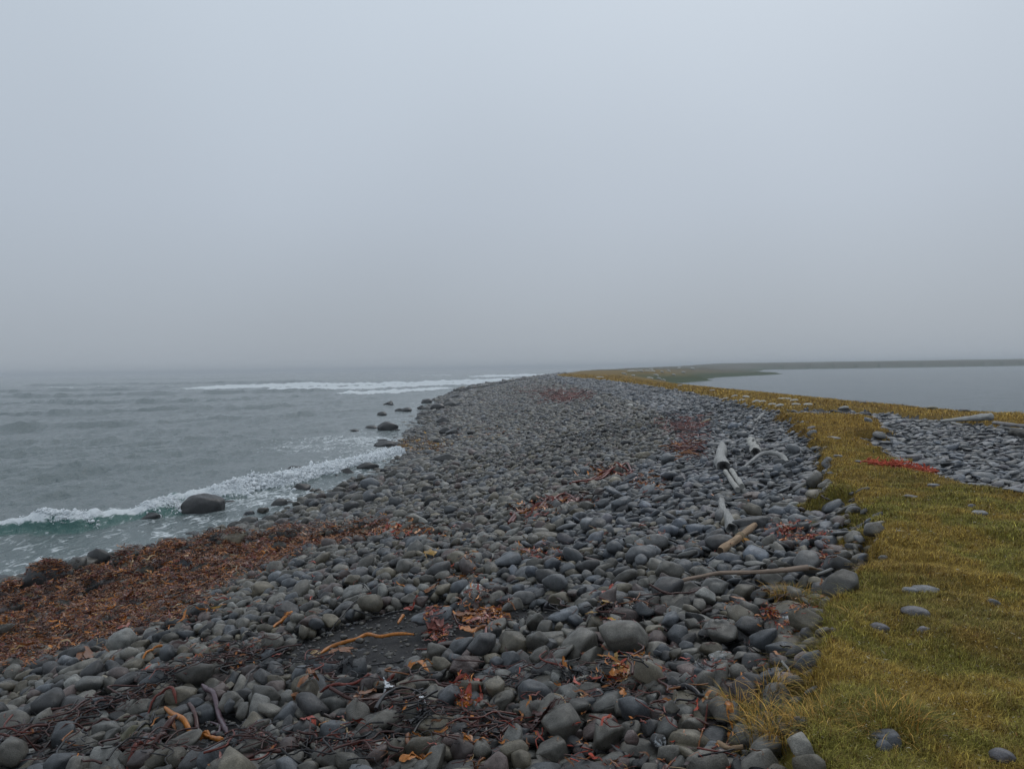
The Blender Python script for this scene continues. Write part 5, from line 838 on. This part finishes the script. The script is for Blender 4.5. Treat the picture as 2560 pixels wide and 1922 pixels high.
# long dry blades hanging over the turf edge
eg = np.array(EDGE[3:20]); sg = np.linalg.norm(np.diff(eg, axis=0), axis=1); n = 42000; k_ = rng.choice(len(sg), n, p=sg/sg.sum()); f = rng.random(n); x = eg[k_, 0]*(1-f)+eg[k_+1, 0]*f+rng.normal(0, .16, n); y = eg[k_, 1]*(1-f)+eg[k_+1, 1]*f+rng.normal(0, .16, n); t_, z = tz(x, y); k_ = (t_ > -.03) & (t_ < .22); x, y, z = x[k_], y[k_], z[k_]; n = len(x); clump = fbm(x*3, y*3, 210, 2)
V_, F_, C_ = blades(x, y, z-.01, (.04+.09*rng.random(n)*ss(.4, .65, clump)), np.interp(np.hypot(x, y), [3, 20], [.0028, .010]), rng.uniform(.5, 1.5, n), rng.normal(3.3, 1.0, n), gcol(x, y, .35), 3); tag(mesh_np('edge_grass', V_, F_, [M_GRASS], col_attr=C_), 'longer grass hanging over the turf edge', 'grass', kind='stuff')
# strip before the lagoon and the far spit
n = 120000; y = 20*(150/20)**rng.random(n); x = tab(y, XC)-1+(tab(y, XR)+4-tab(y, XC))*rng.random(n); t_, z = tz(x, y); k_ = t_ > 0; x, y, z = x[k_], y[k_], z[k_]; n = len(x)
V_, F_, C_ = blades(x, y, z-.02, (.05+.07*rng.random(n))*np.interp(y, [20, 150], [1, 2.2]), np.interp(y, [20, 150], [.02, .12]), rng.uniform(.3, 1.2, n), rng.uniform(0, 6.28, n), gcol(x, y, .12), 2); tag(mesh_np('far_grass', V_, F_, [M_GRASS], col_attr=C_), 'golden grass of the strip beside the lagoon', 'grass', kind='stuff')
# pale seed heads and dead scraps in the turf
n = 5200; th = rng.uniform(.25, .68, n); r = 2.6*(14/2.6)**rng.random(n); x, y = r*np.sin(th), r*np.cos(th); t_, z = tz(x, y); k_ = (t_ > .05) & (fbm(x*1.3, y*1.3, 220, 3) > .47); x, y, z, r = x[k_], y[k_], z[k_], r[k_]; n = len(x)
scatter('seed_heads', RIB, x, y, z+.03*np.interp(r, [2, 14], [.8, 1.6]), np.exp(rng.normal(math.log(.0042), .35, n))*np.interp(r, [2.5, 14], [1, 2.6]), np.array([[.46, .40, .27]])*rng.uniform(.5, 1.1, (n, 1)), 'pale dead seed heads dotted over the turf')
# tall golden tufts
def tuft(u, v, rad_, h, nb, lab, green=0.0, tz_=0.0):
    x0, y0, z0 = px_ground(u, v, 2.8, tz_); root = None
    a = rng.uniform(0, 6.28, nb); rr = rad_*np.sqrt(rng.random(nb)); x, y = x0+rr*np.cos(a), y0+rr*np.sin(a)*.7; z = np.array([hgt(q, w_) for q, w_ in zip(x, y)]); z = np.minimum(z, np.median(z)+.03)-.02
    c = np.where((rng.random(nb) < .4+green)[:, None], np.array([[.13, .12, .03]]), np.array([[.46, .27, .065]]))*np.exp(rng.normal(0, .3, (nb, 1)))
    V_, F_, C_ = blades(x, y, z, h*rng.uniform(.45, 1.15, nb), .0036+0*x, rng.uniform(.3, 1.7, nb), a+rng.normal(0, .8, nb), c, 4); tag(mesh_np('grass_tuft', V_, F_, [M_GRASS], col_attr=C_), lab, 'grass', 'grass tufts on the stones')
for a in [(1850, 1790, .08, .12, 170, 'tall golden grass tuft standing left of the turf, on stones'), (1915, 1775, .10, .14, 260, 'largest golden grass tuft arching over stones by turf corner'), (1955, 1830, .12, .11, 260, 'golden grass tuft just below the largest tuft', .1), (1905, 1860, .10, .12, 220, 'lower golden tuft growing beside pointed dark stone', .1), (2040, 1850, .14, .12, 520, 'low straggling grass tuft at the bottom of turf', .2), (1985, 1905, .12, .12, 380, 'straw coloured tuft at the bottom edge', 0), (1965, 1500, .12, .12, 340, 'small golden tuft growing through end of long branch'), (2000, 1495, .08, .13, 200, 'second small tuft at end of long branch'), (2075, 1500, .13, .10, 500, 'dark green bushy tuft bulging from turf edge', .5, .1), (2010, 1320, .14, .08, 300, 'green tuft between stones above scattered red kelp', .6), (1990, 1280, .10, .06, 150, 'faint green tuft beside purple flat stone', .6), (2030, 1530, .08, .12, 130, 'reddish dry tuft in a gap of the turf edge', 0), (2055, 1800, .12, .10, 300, 'rough tuft over bare soil in turf', .1, .2), (2150, 1550, .10, .11, 160, 'thin seeding tuft on the turf left of flat grey stones', .1, .2), (2240, 1830, .16, .12, 320, 'dry tuft growing round the paired dark stones', .1, .2)]: tuft(*a)
# ------------------------------------------------------------------ foam thrown up by the breaker
n = 34000; pl = np.array(CREST); sg = np.linalg.norm(np.diff(pl, axis=0), axis=1); cs = np.concatenate([[0], np.cumsum(sg)]); s = rng.uniform(4, cs[-1]+1, n); px1 = np.interp(s, cs, pl[:, 0]); py1 = np.interp(s, cs, pl[:, 1]); off = rng.normal(0, .24, n)
pile = ss(24.5, 28, s); dens = ss(.46, .64, fbm(s*1.3, 0*s+2, 301, 3)); k_ = rng.random(n) < np.maximum(pile, dens*.8); s, px1, py1, off, pile = s[k_], px1[k_], py1[k_], off[k_], pile[k_]; off = off*(1+pile*1.3)
x = px1-off*.9; y = py1+off*.35; h_, f_, _ = sea_h(x, y); k_ = h_ > .12; x, y, h_, pile = x[k_], y[k_], h_[k_], pile[k_]; n = len(x); z = h_+np.abs(rng.normal(0, .045, n))*(.6+.9*pile); rb = np.exp(rng.normal(math.log(.017), .5, n))*(1+.5*pile)
V1, F1 = ICO[1]; V_ = (V1[None]*(rb[:, None]*rng.uniform(.6, 1.4, (n, 3)))[:, None])+np.stack([x, y, z], 1)[:, None]; F_ = (F1[None]+(np.arange(n)*len(V1))[:, None, None]).reshape(-1, 3)
tag(mesh_np('sea_foam', V_.reshape(-1, 3), F_, [M_FOAM]), 'white foam and spray along the near breaker', 'foam', kind='stuff')
# ------------------------------------------------------------------ the single stones and boulders
LM = [(935, 1575, 'the black sand patch'), (1030, 1572, 'long orange kelp stalk'), (835, 1660, 'the pale kelp root'), (960, 1725, 'the dark red kelp stalk'), (540, 1775, 'the purple kelp stalk'), (465, 1822, 'orange stalk with knobbly root'), (350, 1880, 'the dark stalk bundle'), (1830, 1478, 'the long brown branch'), (1850, 1370, 'the stout tan pole'), (1815, 1300, 'the squared grey beam'), (1885, 1320, 'the dark slab'), (1806, 1150, 'the thickest grey log'), (1905, 1158, 'the curved grey root'), (1885, 1125, 'the short pale stump'), (1838, 1214, 'the paired pale poles'), (1225, 1560, 'the brown kelp tangle'), (1715, 1760, 'the black hose-like kelp'), (1915, 1800, 'the largest golden tuft'), (1975, 1500, 'the small golden tuft'), (2240, 1185, 'the orange fishing net'), (497, 1265, 'the domed sea boulder'), (300, 1500, 'the rusty kelp carpet'), (1175, 1740, 'the scarlet kelp'), (1210, 1860, 'ragged orange kelp blade'), (840, 1470, 'mid beach stones'), (1045, 1815, 'the brown black kelp ball'), (1345, 1300, 'the twisted red stalks'), (1060, 1110, 'the yellow brown weed patch'), (1715, 1070, 'the pink stalk heap'), (2410, 1060, 'the big bleached log'), (1100, 1460, 'the long wavy brown blade'), (2070, 1400, 'the turf edge below the dark stone'), (1970, 1585, 'the scarlet scraps by the turf'), (1510, 1560, 'the black bushy weed heap'), (860, 1875, 'orange sheet at the bottom edge'), (120, 1700, 'the left end of the kelp carpet'), (1600, 1470, 'the stones left of long branch'), (730, 1560, 'short orange stalk above sand'), (840, 1100, 'the white breaker'), (1140, 1010, 'the far shore boulders')]
def describe(q):
    u, v = q['u'], q['v']; dn_ = [(math.hypot(u-a, (v-b)*1.3), a, b, t) for a, b, t in LM]; d_, a, b, t = min(dn_); size = q['ax'][0]; bw = 'huge' if size > .8 else 'large' if size > .19 else 'mid-sized' if size > .085 else 'small'
    sh = {'r': 'rounded', 'a': 'angular', 'f': 'flat', 'p': 'pyramid-shaped'}[q['s']]; du, dv_ = u-a, (v-b)*1.3
    rel = ('right of' if du > 0 else 'left of') if abs(du) > abs(dv_) else ('in front of' if dv_ > 0 else 'behind'); rel = ('close ' if d_ < 45 else '')+rel
    tail = ' with white crust' if q['m'] == 'w' else ''
    if q['special'] == 'turf': rel = 'on the turf '+rel
    return '%s %s %s %s%s %s %s' % (bw, sh, CNAME[q['c']], q['cat'], tail, rel, t)
for q in singles: q['label'] = q['tl'] if 'tl' in q else q['special'] if q['special'] not in (None, 'turf') else describe(q)
grp = {}
for q in singles: grp.setdefault(q['label'], []).append(q)
ORD = ['leftmost', 'second from left', 'third from left', 'fourth from left', 'fifth from left', 'sixth from left', 'seventh from left', 'eighth from left', 'ninth from left']; NUM = 'zero one two three four five six seven eight nine ten eleven twelve'.split()
for lb, qs in grp.items():
    if len(qs) < 2: continue
    qs.sort(key=lambda q: q['u'])
    for k, q in enumerate(qs):
        if k == len(qs)-1: q['label'] = lb+', rightmost of '+NUM[min(12, len(qs))]
        elif k < 9: q['label'] = lb+', '+ORD[k]+' of '+NUM[min(12, len(qs))]
for q in singles:
    wds = q['label'].split()
    if len(wds) > 16: wds = [wds[0]]+wds[2:]
    if len(wds) > 16: wds = wds[1:]
    q['label'] = ' '.join(wds)
    if len(wds) > 15: q['label'] = q['label'].replace('mid-sized ', '').replace('beach ', '').replace('close ', '').replace('with white crust ', 'crusted ')
for q in singles:
    if len(q['label'].split()) > 16: print('LONG', q['label'])
for k, q in enumerate(singles):
    nm = 'boulder' if q['cat'] == 'boulder' else 'stone'; me = hi_mesh(q['pi'], q['rough']); o = bpy.data.objects.new(nm, me); col.objects.link(o)
    R4 = Matrix([[*q['R'][i], 0] for i in range(3)]+[[0, 0, 0, 1]]); o.matrix_world = Matrix.Translation(q['p'])@R4@Matrix.Diagonal((*q['ax'], 1))
    c_ = np.array(q.get('rgb', TINT[q['c']])); c_ = c_*math.exp(rng.normal(0, .10)) if 'rgb' not in q else c_
    if q['cat'] == 'boulder': c_ = c_*.7
    if q['special'] == 'turf': c_ = c_*.5+np.array([.12, .13, .15])*.5
    o.color = (*c_, .52 if q['m'] == 'w' else .8); tag(o, q['label'], nm, 'stones lying on the turf' if q['special'] == 'turf' else 'boulders along the waterline' if nm == 'boulder' else 'cobbles standing out on the beach')
print('singles', len(singles), 'heroes', NHERO)
# ------------------------------------------------------------------ haze
hb = [(-7500, -4.5), (7500, 12.0)]
hv = np.array([(x, y, z) for z in (-4.5, 12.0) for y in (-7500, 7500) for x in (-7500, 7500)], float)
hf = [(0, 2, 3, 1), (4, 5, 7, 6), (0, 1, 5, 4), (2, 6, 7, 3), (0, 4, 6, 2), (1, 3, 7, 5)]
hm = bpy.data.materials.new('haze'); hm.use_nodes = True; ht = hm.node_tree; ht.nodes.clear()
ho = ht.nodes.new('ShaderNodeOutputMaterial'); pv = ht.nodes.new('ShaderNodeVolumePrincipled')
pv.inputs['Color'].default_value = (.905, .955, 1, 1); pv.inputs['Density'].default_value = 0.0008
ht.links.new(pv.outputs[0], ho.inputs['Volume'])
tag(mesh_np('haze', hv, hf, [hm], smooth=False), 'grey sea mist over water and land', 'haze', kind='stuff')
